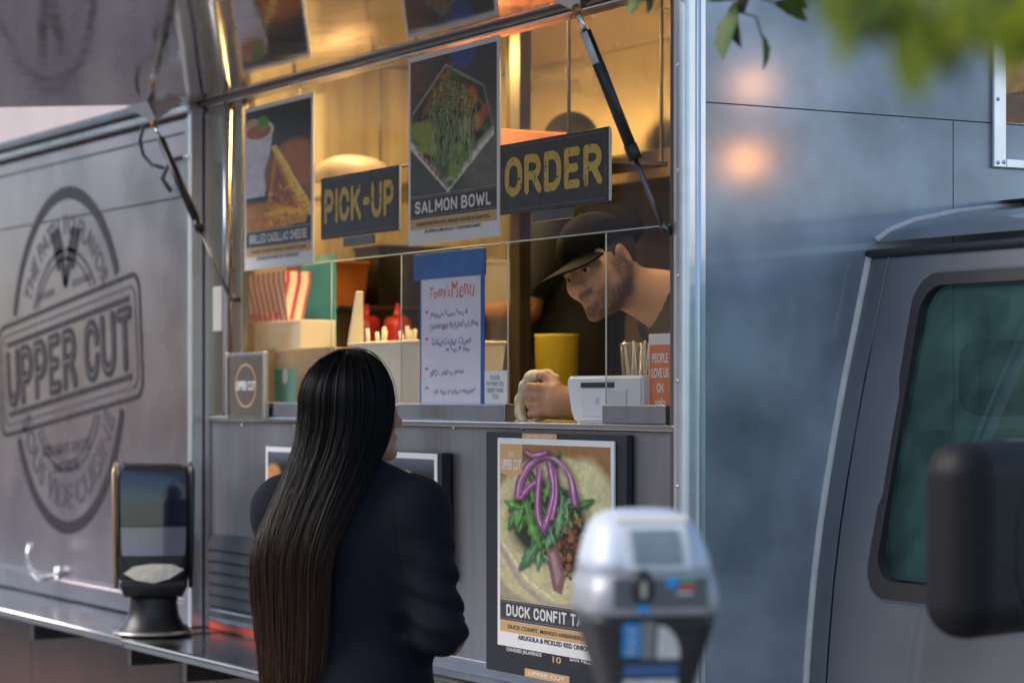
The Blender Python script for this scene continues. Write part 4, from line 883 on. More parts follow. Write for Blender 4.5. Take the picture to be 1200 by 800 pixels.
p.ell(A*.45,.52,A*.36,.25,(.16,.17,.09),soft=.08); p.ell(A*.62,.40,A*.18,.2,(.14,.08,.06),ang=.3,soft=.05)
for _ in range(90): p.ell(rs.gauss(.62,.07)*A, rs.gauss(.40,.09), rs.uniform(.01,.03), rs.uniform(.008,.02), pick([(.30,.16,.10),(.42,.22,.12),(.10,.06,.05),(.55,.33,.18),(.22,.12,.10)]), rs.uniform(0,3))
p.poly([(A*.43,.33),(A*.52,.36),(A*.60,.18),(A*.57,.08),(A*.50,.10)], (.56,.42,.42)); p.poly([(A*.46,.32),(A*.50,.33),(A*.55,.2),(A*.51,.14)], (.70,.58,.57)); p.poly([(A*.44,.35),(A*.50,.42),(A*.56,.34),(A*.5,.28)], (.48,.26,.14))
def smooth(P, n=6):
    P = [np.array(q, float) for q in P]; Q = [P[0]]+P+[P[-1]]; out = []
    for i in range(1, len(Q)-2):
        for k in range(n):
            t = k/n; out.append(tuple(.5*((2*Q[i])+(Q[i+1]-Q[i-1])*t+(2*Q[i-1]-5*Q[i]+4*Q[i+1]-Q[i+2])*t*t+(3*Q[i]-Q[i-1]-3*Q[i+1]+Q[i+2])*t**3)))
    return out+[tuple(P[-1])]
def leaf(u, v, L, a, col):
    bend = rs.uniform(-.5,.5); q = [(u,v)]
    for k in range(1, 7): q.append((q[-1][0]+math.cos(a+bend*k/6)*L/6, q[-1][1]+math.sin(a+bend*k/6)*L/6))
    sh = tuple(c*.30 for c in col); dk_ = tuple(c*.72 for c in col); br = tuple(min(1,c*1.25+.04) for c in col)
    for off, cc, op, k_ in ((.010,sh,.45,1.08),(0,dk_,1,1.0),(-.004,col,.9,.8)):
        for t, w in ((2,.17),(3,.11),(4,.19),(5,.14),(6,.07)): p.ell(q[t][0]+off,q[t][1]-off,L*w*k_,L*(.13 if w > .12 else .16)*k_,cc,ang=a+bend*t/6+1.57,soft=.010,op=op)
        p.line([(x+off,y-off) for x,y in q], L*.045*k_, cc, soft=.01, op=op)
    p.ell(q[4][0]-L*.05,q[4][1]+L*.05,L*.08,L*.05,br,ang=a,soft=.02,op=.7); p.line(q[:-1], .0022, (.70,.80,.58), soft=.006, op=.6)
for _ in range(62):
    a = rs.uniform(0,6.28); leaf(A*(.40+.34*math.cos(a)*rs.random()), .60+.24*math.sin(a)*rs.random(), rs.uniform(.07,.17), rs.choice([a, -1.6+rs.uniform(-.6,.6)]), pick([(.26,.50,.18),(.38,.64,.26),(.18,.36,.12),(.44,.66,.42),(.32,.55,.38)]))
for _ in range(70): p.ell(rs.gauss(.66,.08)*A, rs.gauss(.40,.08), rs.uniform(.01,.035), rs.uniform(.008,.018), pick([(.34,.18,.11),(.46,.25,.14),(.12,.07,.05),(.62,.40,.24),(.25,.13,.10)]), rs.uniform(0,3), soft=.012)
p.poly([(A*.44,.34),(A*.53,.37),(A*.61,.19),(A*.58,.08),(A*.51,.10)], (.50,.36,.36), soft=.015); p.poly([(A*.47,.33),(A*.51,.34),(A*.57,.2),(A*.53,.13)], (.68,.55,.54), soft=.02)
leaf(A*.40,.46,.28,-2.0,(.30,.50,.34)); leaf(A*.58,.66,.2,-1.75,(.42,.62,.42)); leaf(A*.25,.62,.26,-1.4,(.34,.58,.24)); leaf(A*.78,.46,.16,-.3,(.22,.45,.26)); leaf(A*.46,.50,.12,-1.4,(.28,.56,.42))
def onion(P, wd):
    P = smooth(P); p.line([(u+.008,v-.010) for u,v in P], wd*1.05, (.12,.10,.08), soft=.025, op=.5)
    for q, c in ((.62,(.50,.20,.42)),(.28,(.68,.36,.60)),(-.08,(.78,.50,.72)),(-.45,(.84,.62,.80)),(-.75,(.62,.30,.54))):
        w = wd*rs.uniform(.22,.34); ph = rs.uniform(0,6); L = [(u+wd*q*.8+.004*math.sin(i*.35+ph),v-wd*q*.45+.003*math.cos(i*.3+ph)) for i,(u,v) in enumerate(P)]
        p.line(L, w, tuple(x*.8 for x in c), soft=.010, w2=w*.7); p.line([(u-.002,v+.002) for u,v in L], w*.6, c, soft=.012, w2=w*.35)
    p.line([(u-wd*.2,v+wd*.15) for u,v in P[2:-3]], wd*.07, (.97,.88,.95), soft=.010, op=.7)
onion([(A*.18,.66),(A*.20,.76),(A*.29,.87),(A*.42,.92),(A*.55,.90),(A*.66,.80),(A*.70,.64)], .040); onion([(A*.20,.66),(A*.30,.74),(A*.40,.78)], .026); onion([(A*.38,.84),(A*.36,.66),(A*.37,.54),(A*.42,.45)], .030); onion([(A*.47,.88),(A*.51,.72),(A*.47,.58),(A*.42,.48)], .034); onion([(A*.52,.85),(A*.53,.68),(A*.49,.54)], .024); onion([(A*.24,.95),(A*.32,.93),(A*.44,.95)], .03)
p.mottle(30,.3,3); p.mottle(80,.12,8)
dk, dr = poster('duck_poster', 'large DUCK CONFIT food poster on the black menu board', (583,512.5,755.5,719.5,517,778), -.010, 'DUCK CONFIT TACOS', 0, ['DUCK CONFIT, MANGO HABANERO SAUCE,','ARUGULA & PICKLED RED ONION'], p, (.225,.125), thick=.005, tw=(.085,1.12-.2))
x0, x1, z0, z1 = dr; bq = .028*(z1-z0)
mesh('corner_badge', [(x0+bq,-.0112,z1-bq),(x0+bq,-.0112,z1-.085),(x0+.07,-.0112,z1-.098),(x0+.125,-.0112,z1-.085),(x0+.125,-.0112,z1-bq)], [(0,1,2,3,4)], TAN, dk)
lettering('badge_lettering', 'UPPER CUT', x0+.022, x0+.118, z1-.078, z1-.052, -.0116, WINK, dk, bold=.03); lettering('badge_lettering', 'THE', x0+.055, x0+.082, z1-.047, z1-.034, -.0116, WINK, dk, bold=.02)
# poster half hidden by the customer
fx0, fx1, fz0, fz1 = rect(312,527,662,517.5,524,672,-.018)
p = Pic(220, 160, 1.45, (.06,.065,.07)); A = p.asp
p.mix(np.clip((p.V-.86)*8,0,1), (.36,.38,.45)); p.ell(A*.9,.20,.16,.24,(.72,.46,.14),soft=.02); p.ell(A*.93,.22,.12,.18,(.82,.60,.26),soft=.05); p.line([(A*.70,.64),(A*1.0,.56)], .03, (.72,.73,.76)); 
for k in range(6): p.ell(A*(.845+.014*k),.84-.06*k,.05,.05,(.80,.72,.36),soft=.015); p.ell(A*(.85+.014*k),.86-.06*k,.024,.02,(.90,.86,.62),soft=.015)
p.ell(A*.45,.4,.4,.35,(.5,.32,.14),soft=.1); p.ell(A*.04,.78,.07,.10,(.78,.55,.3),soft=.03)
for _ in range(120): p.ell(rs.uniform(.1,.95)*A, rs.uniform(.02,.5), rs.uniform(.01,.03), rs.uniform(.008,.02), pick([(.6,.36,.1),(.78,.56,.2),(.3,.16,.05)]), rs.uniform(0,3), op=.5)
p.mottle(20,.3,5)
fp = tag(box('framed_poster', fx0, fx1, -.018, .0105, fz0, fz1, BOARD, None, bev=.002), 'white-bordered food poster on steel wall behind the long-haired customer', 'poster')
box('white_border', fx0+.003, fx1-.02, -.0205, -.0185, fz0+.004, fz1-.003, PAPER, fp); p.to('photo_print', fx0+.018, fx1-.036, fz0+.02, fz1-.018, -.0212, PRINT, fp)

# --- handwritten menu taped on the sliding pane
BLUE = M_('blue_tape', (.02,.13,.42), .5, noise=(14,.2)); ORI = M_('orange_marker', (.75,.14,.05), .6); PUI = M_('purple_marker', (.16,.10,.32), .6)
MP = M_('menu_paper', (.74,.70,.79), .5, noise=(8,.05))
x0, x1, z0, z1 = rect(492,303,475,567,292,475.5,.008)
hm = tag(box('handwritten_menu', x0, x1, .008, .0115, z0, z1, BLUE, None, bev=.001), 'handwritten menu sheet with blue clip on the sliding glass pane', 'menu')
box('clip', x0-.03, x1+.008, .004, .0115, z1-.062, z1+.008, BLUE, hm, bev=.003)
u0, u1, v0, v1 = rect(494,316,475,563,312,475.5,.006); box('paper', u0, u1, .0056, .0076, v0+.001, v1, MP, hm)
W, H = u1-u0, v1-v0
def scrawl(tx, a, b, zf, hf, mat, seed, slant=.0):
    r = np.random.RandomState(seed); ph = r.rand(4)*6
    def fn(V):
        u = (V[:,0]-u0)/W; V = V.copy(); V[:,1] += .003*np.sin(u*31+ph[0])+.002*np.sin(u*77+ph[1])+slant*(u-.5)*W; V[:,0] += .003*np.sin(V[:,1]*150+u*20+ph[2]); return V
    lettering('handwriting', tx, u0+W*a, u0+W*b, v0+H*zf-H*hf/2, v0+H*zf+H*hf/2, .0050, mat, hm, bold=-.004, fn=fn)
scrawl("Today's", .14,.50,.83,.09,ORI,1,.05); scrawl('Menu', .52,.90,.84,.12,ORI,2,.04)
for k, (tx, a, b, z) in enumerate((('Jalapeno Sweet Pork &',.16,.80,.665),('Chicken Bahn Mi Pulled Pork Bowl',.16,.96,.585),('Grilled Cadillac Cheese',.18,.86,.465),('w/ fries & tajin',.42,.82,.405),('BBQ - Salmon Bowl',.16,.72,.24),('Side salad w/ grilled vegetables',.22,.92,.10))): scrawl(tx, a, b, z, .045, PUI, 5+k, .02)
for z in (.69,.49,.27,.13): box('bullet_mark', u0+W*.07, u0+W*.12, .0049, .0053, v0+H*z-.003, v0+H*z+.003, ORI, hm)
x0, x1, z0, z1 = rect(567,435,475,594,433,475.5,.010); nc = tag(box('notice_card', x0, x1, .010, .0115, z0, z1, PAPER, None), 'small white notice card on glass beside the handwritten menu', 'card')
for k, tx in enumerate(('PLEASE','PAY WHEN YOU','ORDER THANK','YOU')): 
    zc = z1-(z1-z0)*(.2+.18*k); hw = (x1-x0)*(.2,.36,.36,.15)[k]; lettering('card_lettering', tx, (x0+x1)/2-hw, (x0+x1)/2+hw, zc-.006, zc+.006, .0096, BLKINK, nc)
# --- menu card holders at the rear jamb
x0, x1, z0, z1 = rect(267,419,487,307,415,486,-.022)
mh = empty('menu_card_holder', ((x0+x1)/2,-.01,z0), label='steel card holder with oval emblem card hung on rear jamb', cat='card holder')
box('back_plate', x0-.01, x1+.02, -.012, -.0085, z0-.01, z1+.01, STEEL, mh, bev=.002); box('card', x0, x1, -.018, -.0122, z0, z1, M_('brown_menu_card', (.09,.075,.06), .5, noise=(20,.2)), mh, bev=.001)
for xx in (x0-.012, x1+.012): box('holder_bar', xx-.006, xx+.006, -.024, -.0125, z0-.012, z1+.012, SCREW, mh, bev=.002)
xm, zm = (x0+x1)/2, (z0+z1)/2; el = lambda a, b: [(xm+a*math.cos(t), zm+b*math.sin(t)) for t in [2*math.pi*k/40 for k in range(40)]]
ring_xz('emblem_ring', el(.078,.066), el(.073,.061), -.0188, -.0182, TAN, mh); lettering('emblem_lettering', 'UPPER CUT', xm-.072, xm+.072, zm-.014, zm+.014, -.0188, WINK, mh, bold=.03)
x0, x1, z0, z1 = rect(312,424,487,346,420,486,.04)
m2 = empty('teal_card_stand', ((x0+x1)/2,.06,CZ), label='small stand with teal card inside window by the jamb', cat='card holder')
box('stand_back', x0, x1, .046, .05, CZ, z1, CLR, m2); box('stand_foot', x0, x1, .03, .10, CZ, CZ+.006, STEEL, m2); tc0 = x0+(x1-x0)*.3; box('teal_card', tc0, x1-.005, .040, .0455, CZ+.02, z1-.025, M_('teal_card_print', (.02,.30,.30), .5), m2)
bm = bmesh.new(); bmesh.ops.create_icosphere(bm, subdivisions=2, radius=.02, matrix=Matrix.Translation(((tc0+x1)/2,.040,CZ+.12)) @ Matrix.Diagonal((1,.05,1.2,1))); frombm('card_mark', bm, WINK, m2)
# ================================================================== the far kerb side: facades that face the truck (seen as reflections)
def facade(name, label, x0, x1, y1, h, wall_col, storeys, nwin, lit):
    m = M_(name+'_wall', wall_col, .85, noise=(.6,.15), bump=(30,.15))
    root = empty(name, ((x0+x1)/2, y1-3, 0), label=label, cat='building')
    wall = box('wall', x0, x1, y1-6, y1, .0, h, m, root)
    box('cornice', x0-.1, x1+.1, y1+.001, y1+.35, h-.5, h-.1, M_(name+'_cornice', tuple(c*1.25 for c in wall_col), .8), root, bev=.05)
    GL = M_(name+'_glass', (.02,.025,.03), .08, spec=.6); LIT = M_(name+'_lit', (.3,.2,.1), .4, emit=((1,.62,.3), lit)); FRM = M_(name+'_frame', (.12,.1,.09), .5)
    sw_ = (x1-x0)/nwin
    for s in range(storeys):
        zb = .6 if s == 0 else 1.2+3.4*s; zt = 2.9 if s == 0 else zb+1.8
        for k in range(nwin):
            a = x0+sw_*(k+.18); b = x0+sw_*(k+.82)
            w = box('window', a-.06, b+.06, y1+.001, y1+.05, zb-.06, zt+.06, FRM, root); box('pane', a, b, y1+.052, y1+.06, zb, zt, LIT if (s == 0 and k % 2) else GL, w)
            box('sill', a-.12, b+.12, y1+.001, y1+.16, zb-.16, zb-.07, m, w)
    return root
facade('stucco_building', 'pink stucco shop building facing the truck across the sidewalk', -34, -16, -16, 6.5, (.40,.29,.29), 3, 6, 0.15)
facade('brick_building', 'red-brown brick building with tall windows along the sidewalk', -15.8, -3, -16, 6.0, (.30,.19,.17), 2, 5, 0.15)
facade('cream_building', 'cream corner building with large ground-floor windows along the sidewalk', -2.8, 9, -16, 5.5, (.42,.36,.34), 2, 4, 0.15)
facade('grey_building', 'grey office building beyond the stucco shop down the street', -60, -34.4, -16, 8, (.33,.32,.35), 4, 8, 0.15)
o_ = facade('terrace_building', 'red brick terrace across the street behind the truck', -40, -20, 20, 9, (.28,.16,.13), 2, 7, .15); o_.rotation_euler.z = math.pi
o_ = facade('warehouse_building', 'long grey warehouse across the street beyond the brick terrace', -75, -42, 20, 8, (.30,.30,.31), 2, 9, .15); o_.rotation_euler.z = math.pi
# street lamps ahead of the truck: their globes are mirrored in the front panel
LMP = M_('street_lamp_globe', (.9,.8,.6), .4, emit=((1.0,.42,.12), 42.0)); PST = M_('lamp_post_paint', (.03,.04,.035), .5)
def mirrored(px, py, dist):          # where a thing must stand to be seen mirrored in the front wall at this pixel
    p = PXx(px, py, 0.0); d = (p-CAM).normalized(); d.x = -d.x; return p + d*dist
for k, (px, py, dist, r, lab) in enumerate(((874,189,17,.13,'tall street lamp with glowing globe ahead of the truck, the lower of two'), (882,100,19,.11,'tall street lamp with glowing globe ahead of the truck, the higher of two'))):
    g = mirrored(px, py, dist); L_ = empty('street_lamp', (g.x,g.y,0), label=lab, cat='street lamp')
    lathe('post', [(.14,.0),(.12,.3),(.06,.5),(.05,g.z-.35),(.09,g.z-.30),(.09,g.z-.24)], PST, L_, 14, Matrix.Translation((g.x,g.y,0)))
    bm = bmesh.new(); bmesh.ops.create_uvsphere(bm, u_segments=20, v_segments=12, radius=r, matrix=Matrix.Translation(g)); frombm('globe', bm, LMP, L_, smooth=True)

# ================================================================== parking meter
MC = PD(755, 700, 3.4); MX, MY = MC.x, MC.y; ZT = PD(755,596,3.4).z
ang = math.atan2(-FW.x, FW.y)+R_(12)       # its face looks to the camera, a little to the left
meter = empty('parking_meter', (MX,MY,.12), (0,0,ang), label='grey domed parking meter with black housing and blue stickers on sidewalk', cat='parking meter', local=True); meter.scale = (.92,.92,1)
s = 3.4/FPX                                # metres per photo pixel at the meter
def lz(py): return (HY-py)*s+EYE-.12        # local height
MGR = M_('meter_grey', (.36,.37,.39), .5, .45, noise=(14,.12)); MBK = M_('meter_black', (.016,.017,.018), .45, noise=(30,.2)); MCL = M_('meter_clear_dome', (.50,.55,.62), .5, .15, spec=.25)
def loft(name, rows, mat, parent, seg=5, smooth=True):
    """rows of (z, half width, y front, y back, corner radius)"""
    V = []; F = []; n = None
    for z, hw, yf, yb, r in rows:
        P = rrect(-hw, hw, yf, yb, r, seg); n = len(P); V += [(p[0], p[1], z) for p in P]
    for i in range(len(rows)-1):
        for k in range(n): F.append((i*n+k, i*n+(k+1)%n, (i+1)*n+(k+1)%n, (i+1)*n+k))
    F.append(tuple(range(n))[::-1]); F.append(tuple((len(rows)-1)*n+k for k in range(n)))
    return mesh(name, V, F, mat, parent, smooth=smooth)
tube('post', [(0,0,0),(0,0,lz(860))], .030, M_('galvanised_post', (.4,.4,.41), .45, .9, noise=(20,.2)), meter, 16)
hs = loft('housing', [(lz(872),.032,-.035,.035,.03),(lz(862),.046,-.045,.045,.03),(lz(800),.068,-.062,.065,.03),(lz(728),.094,-.078,.075,.03),(lz(716),.097,-.08,.078,.03)], MBK, meter)
bd_ = loft('coin_panel', [(lz(716)+.0005,.099,-.084,.08,.035),(lz(708),.101,-.086,.082,.035),(lz(690),.100,-.086,.082,.035),(lz(668),.096,-.080,.082,.04)], MGR, meter)
dm = loft('dome', [(lz(668)+.0005,.0955,-.079,.082,.04),(lz(650),.092,-.070,.082,.045),(lz(630),.086,-.056,.080,.045),(lz(614),.078,-.042,.076,.042),(lz(604),.068,-.026,.068,.038),(lz(598),.052,-.008,.055,.03),(lz(596),.03,.008,.04,.02)], MCL, meter, 6)
SCR = M_('meter_screen', (.20,.25,.28), .12, noise=(30,.1)); FRW = M_('meter_screen_frame', (.62,.64,.66), .35)
def on_dome(name, x0, x1, pt, pb, mat, off, parent):     # sits on the sloping face of the dome
    zt, zb_ = lz(pt), lz(pb); fy = lambda z: float(np.interp(z, [lz(668),lz(650),lz(630),lz(614),lz(604),lz(598)], [-.079,-.070,-.056,-.042,-.026,-.008]))
    n = 5; V = []; 
    for o in (off, off-.004):
        for k in range(n+1):
            z = zb_+(zt-zb_)*k/n; y = fy(z)-o; V += [(x0,y,z),(x1,y,z)]
    F = [(2*k,2*k+1,2*k+3,2*k+2) for k in range(n)]; m = 2*(n+1); F += [(0,m,m+1,1),(2*n,2*n+1,m+2*n+1,m+2*n)]+[(2*k,2*k+2,m+2*k+2,m+2*k) for k in range(n)]+[(2*k+1,m+2*k+1,m+2*k+3,2*k+3) for k in range(n)]
    return mesh(name, V, F, mat, parent)
on_dome('screen_frame', -.050,.052,609,663,FRW,.003,dm); on_dome('screen', -.036,.038,618,656,SCR,.0065,dm); on_dome('sun_visor', -.055,.057,603,609,M_('visor_plastic',(.7,.66,.55),.5),.006,dm)
BL = M_('sticker_blue', (.02,.26,.60), .4); GN = M_('sticker_green', (.04,.32,.2), .4); RD = M_('sticker_red', (.55,.06,.05), .4); WS = M_('sticker_white', (.62,.62,.58), .5, noise=(60,.2)); DB = M_('sticker_navy', (.05,.12,.28), .4)
fy = -.0875
box('key_panel', -.07,.075, fy-.001, fy+.002, lz(706), lz(672), M_('key_panel_grey',(.10,.105,.11),.4), bd_, bev=.0008)
for (x0, x1, a, b, m) in ((.010,.028,671,684,BL),(.030,.052,671,678,GN),(.030,.052,679,686,RD),(.026,.05,688,691,FRW)): box('key_button', x0, x1, fy-.004, fy-.0012, lz(b), lz(a), m, bd_, bev=.0008)
lathe('coin_slot', [(.0,.004),(.012,.004),(.018,.001),(.019,-.004)], MBK, bd_, 20, Matrix.Translation((-.026,fy-.002,lz(683))) @ Matrix.Rotation(R_(90),4,'X') @ Matrix.Diagonal((1,1.35,1,1)))
box('slot_lip', -.034,-.018, fy-.008, fy-.004, lz(712), lz(702), BL, bd_, bev=.001); box('card_reader', -.03,-.022, fy-.0075, fy-.0055, lz(694), lz(676), M_('slot_metal',(.5,.48,.42),.3,.9), bd_)
fl = lambda z: float(np.interp(z, [lz(800),lz(728),lz(716)], [-.062,-.078,-.08]))
def sticker(x0, x1, pt, pb, m, name='sticker', o=.0012):
    zt, zb_ = lz(pt), lz(pb); return mesh(name, [(x0,fl(zb_)-o,zb_),(x1,fl(zb_)-o,zb_),(x1,fl(zt)-o,zt),(x0,fl(zt)-o,zt)], [(0,1,2,3)], m, hs)
sticker(-.054,-.026,724,763,BL); sticker(-.025,-.004,722,766,M_('sticker_grey',(.22,.22,.21),.5)); sticker(-.05,.034,772,786,DB); sticker(-.05,.034,790,815,WS)
V, F = text_raw('PAY'); V = (V-V.min(0))/(V.max(0)-V.min(0)); zt, zb_ = lz(727), lz(760)
mesh('sticker_lettering', [(-.046+(1-v[1])*.013, fl(zb_+(zt-zb_)*v[0])-.002, zb_+(zt-zb_)*v[0]) for v in V], [f[::-1] for f in F], WS, hs)
q = [(.0,lz(766))]+[(.036*math.cos(R_(a)),lz(766)+.047*math.sin(R_(a))) for a in range(0,91,10)]
mesh('arc_sticker', [(p[0],fl(p[1])-.0013,p[1]) for p in q], [tuple(range(len(q)))], WS, hs)
box('side_tag', .1005,.104,-.03,.03,lz(708),lz(680),BL,bd_,bev=.001)

# ================================================================== napkin dispenser on the shelf
ND = PZ(180, 742, ZSH+.002); sc = (ND-CAM).dot(FW)/FPX
nd = empty('napkin_dispenser', (ND.x,ND.y,ZSH+.0005), (0,0,math.atan2(-FW.x,FW.y)+R_(8)), label='black tabletop napkin dispenser with pedestal standing on the steel shelf', cat='napkin dispenser', local=True)
hz = lambda py: (746-py)*sc
NBK = M_('dispenser_black', (.014,.014,.018), .35, noise=(20,.2)); NBL = M_('dispenser_front', (.012,.018,.038), .12, coat=.6); NSM = M_('smoked_panel', (.16,.16,.22), .15, coat=.6)
lathe('pedestal', [(.118,.0),(.12,.004),(.112,.012),(.092,.03),(.078,.06),(.072,.10),(.078,hz(697)),(.001,hz(697))], NBK, nd, 36, Matrix.Diagonal((1,.8,1,1)))
lathe('base_rim', [(.113,.002),(.124,.003),(.124,.008),(.113,.013)], M_('base_rim_steel', (.5,.45,.4), .3, .8), nd, 36, Matrix.Diagonal((1,.8,1,1)))
body = loft('body', [(hz(700),.088,-.075,.08,.03),(hz(690),.102,-.085,.085,.035),(hz(660),.112,-.09,.088,.035),(hz(640),.110,-.082,.088,.03),(hz(560),.114,-.072,.088,.03),(hz(549),.110,-.062,.084,.03),(hz(545),.095,-.045,.07,.03)], NBK, nd, 5)
def face(name, rows, mat, o=.002): 
    V = []; 
    for z, hw, y in rows: V += [(-hw,y-o,z),(-hw*.5,y-o-.006,z),(0,y-o-.008,z),(hw*.5,y-o-.006,z),(hw,y-o,z)]
    return mesh(name, V, [(5*i+k,5*i+k+1,5*i+k+6,5*i+k+5) for i in range(len(rows)-1) for k in range(4)], mat, body, smooth=True)
face('front_cover', [(hz(618),.098,-.079),(hz(590),.100,-.076),(hz(562),.100,-.073),(hz(551),.095,-.066)], NBL)
face('smoked_window', [(hz(652),.094,-.086),(hz(640),.097,-.083),(hz(619),.098,-.080)], NSM)
mo = mesh('napkin', [(-.09,-.100,hz(672)),(-.05,-.108,hz(680)),(.0,-.112,hz(683)),(.05,-.108,hz(678)),(.092,-.100,hz(668)),(.06,-.098,hz(662)),(.0,-.097,hz(661)),(-.06,-.098,hz(664)),(0,-.106,hz(671))], [(0,1,8,7),(1,2,8),(2,3,8),(3,4,5,8),(5,6,8),(6,7,8)], M_('napkin_paper', (.62,.60,.54), .8, bump=(60,.4)), nd)
sd = loft('mouth', [(hz(700)+.001,.088,-.088,-.07,.008),(hz(688),.100,-.102,-.08,.01),(hz(680),.104,-.104,-.084,.01)], NBK, nd, 3)
for sx in (-1,1): tube('side_rail', [(sx*.112,-.06,hz(690)),(sx*.117,-.07,hz(620)),(sx*.119,-.068,hz(556)),(sx*.112,-.05,hz(545))], .007, M_('rail_%d'%sx, (.40,.26,.14) if sx < 0 else (.02,.02,.02), .3, .6 if sx < 0 else 0), body, 8)
# ================================================================== people
SKIN = M_('skin', (.5,.3,.2), .5, attr='Col', spec=.35, sss=.0, bump=(300,.06))
CLOTHN = M_('navy_suiting', (.0033,.0045,.0105), .8, noise=(300,.3), bump=(900,.3), spec=.25)
CLOTHB = M_('black_cotton', (.012,.012,.016), .85, noise=(120,.25), bump=(700,.2))
DENIM = M_('dark_trousers', (.015,.016,.022), .85, noise=(200,.3)); SHOE = M_('black_shoe', (.012,.012,.012), .4)
def head_sdf(P, fem=False):
    """head around the ear level: x right, y to the face, z up"""
    s = .94 if fem else 1.0; P = P/s
    X = P.copy(); X[..., 0] = np.abs(X[..., 0])           # mirrored half
    d = ell(P, (0,-.012,.035), (.074,.096,.088))
    d = smin(d, ell(P, (0,.030,-.030), (.058,.062,.085)), .04)
    d = smin(d, cap(X, (.054,.005,-.045), (.022,.070,-.100), .020 if not fem else .015, .016), .03)
    d = smin(d, ell(P, (0,.080,-.102), (.020,.017,.016)), .02)
    d = smin(d, ell(X, (.043,.062,-.022), (.024,.022,.024)), .025)
    d = smin(d, cap(X, (.012,.086,.020), (.046,.072,.024), .010 if not fem else .007, .008), .018)
    d = smax(d, -ell(X, (.032,.098,.000), (.018,.016,.011)), .014)
    d = smin(d, ell(X, (.031,.0775,.000), (.0135,.0125,.0115)), .004)
    d = smin(d, cap(X, (.019,.0895,.0035), (.044,.079,.0030), .0030), .005); d = smin(d, cap(X, (.020,.0885,-.0075), (.043,.079,-.0065), .0025), .005)
    nose = chain(P, [((0,.086,.018), .0075), ((0,.104,-.014), .0085), ((0,.113,-.029), .0108)], .006)
    nose = smin(nose, ell(X, (.0125,.099,-.032), (.0075,.011,.008)), .007); d = smin(d, nose, .010)
    d = smax(d, -ell(X, (.006,.108,-.041), (.0035,.0055,.003)), .003)
    d = smin(d, ell(P, (0,.082,-.062), (.026,.014,.020)), .014)
    lips = smin(ell(X, (.008,.0945,-.0615), (.014,.0065,.0048)), ell(P, (0,.0930,-.0725), (.018,.0070,.0058)), .003); d = smin(d, lips, .004)
    d = smax(d, -cap(X, (0,.102,-.0676), (.024,.090,-.0625), .0015), .002)
    Re = np.array(Matrix.Rotation(R_(-12),3,'X') @ Matrix.Rotation(R_(-20),3,'Z'))
    ear = ell(X, (.077,-.012,-.004), (.008,.019,.033), Re); ear = smin(ear, ell(X, (.074,-.002,-.028), (.007,.009,.011)), .01)
    ear = smax(ear, -ell(X, (.085,-.007,.000), (.007,.011,.019), Re), .004); d = smin(d, ear, .008)
    return d*s
def head_cols(q, beard, brow, skin, lip):
    """skin colour by place on the face (q = head-local points)"""
    x, y, z = np.abs(q[:,0]), q[:,1], q[:,2]; c = np.tile(np.array(skin), (len(q),1)); rs = np.random.RandomState(2)
    g = lambda cx, cy, cz, sx, sy, sz: np.exp(-((x-cx)/sx)**2-((y-cy)/sy)**2-((z-cz)/sz)**2)
    def mixc(m, col): 
        nonlocal c; m = np.clip(m,0,1)[:,None]; c = c*(1-m)+np.array(col)*m
    mixc(.35*(g(.045,.07,-.03,.03,.04,.03)+g(0,.112,-.03,.02,.02,.018)+.8*g(.08,-.01,0,.02,.04,.04)), (skin[0]*1.02, skin[1]*.72, skin[2]*.65))
    if beard is not None:
        m = np.clip((-.045-z)/.02,0,1)*np.clip((y+.02)/.04,0,1)*np.clip((z+.15)/.02,0,1)
        m = np.maximum(m, np.clip((-.040-z)/.006,0,1)*np.clip((.030-x)/.008,0,1)*(y > .06)); m = np.maximum(m, np.clip((.035-np.abs(y-.012))/.02,0,1)*np.clip((.02-z)/.03,0,1)*np.clip((z+.12)/.03,0,1)*(x > .04))
        m *= 1-np.clip(g(0,.095,-.067,.024,.03,.011)*1.5,0,1); mixc(m*(.62+.3*rs.rand(len(q))), beard)
    mixc(np.clip(g(0,.097,-.067,.021,.02,.0105)*1.7-.35,0,1)*.8, lip)
    mixc(np.clip(1.6*np.exp(-((z-(.0215-(x-.03)**2*6))/.0042)**2)*np.clip((x-.012)/.006,0,1)*np.clip((.054-x)/.008,0,1)*(y > .055),0,1), brow)
    e = (np.sqrt(((x-.031)/.0125)**2+((z+.0017)/.0048)**2) < 1) & (y > .07); c[e] = (.62,.58,.54)
    i = e & (np.hypot(x-.0305, z+.0012) < .0056); c[i] = (.05,.03,.02); c[i & (np.hypot(x-.0305, z+.0012) < .0026)] = (.004,.004,.004)
    mixc(.85*np.clip(np.exp(-((z-.0035)/.0018)**2)*(np.abs(x-.031) < .0135)*(y > .07),0,1), (.03,.02,.015))
    return c
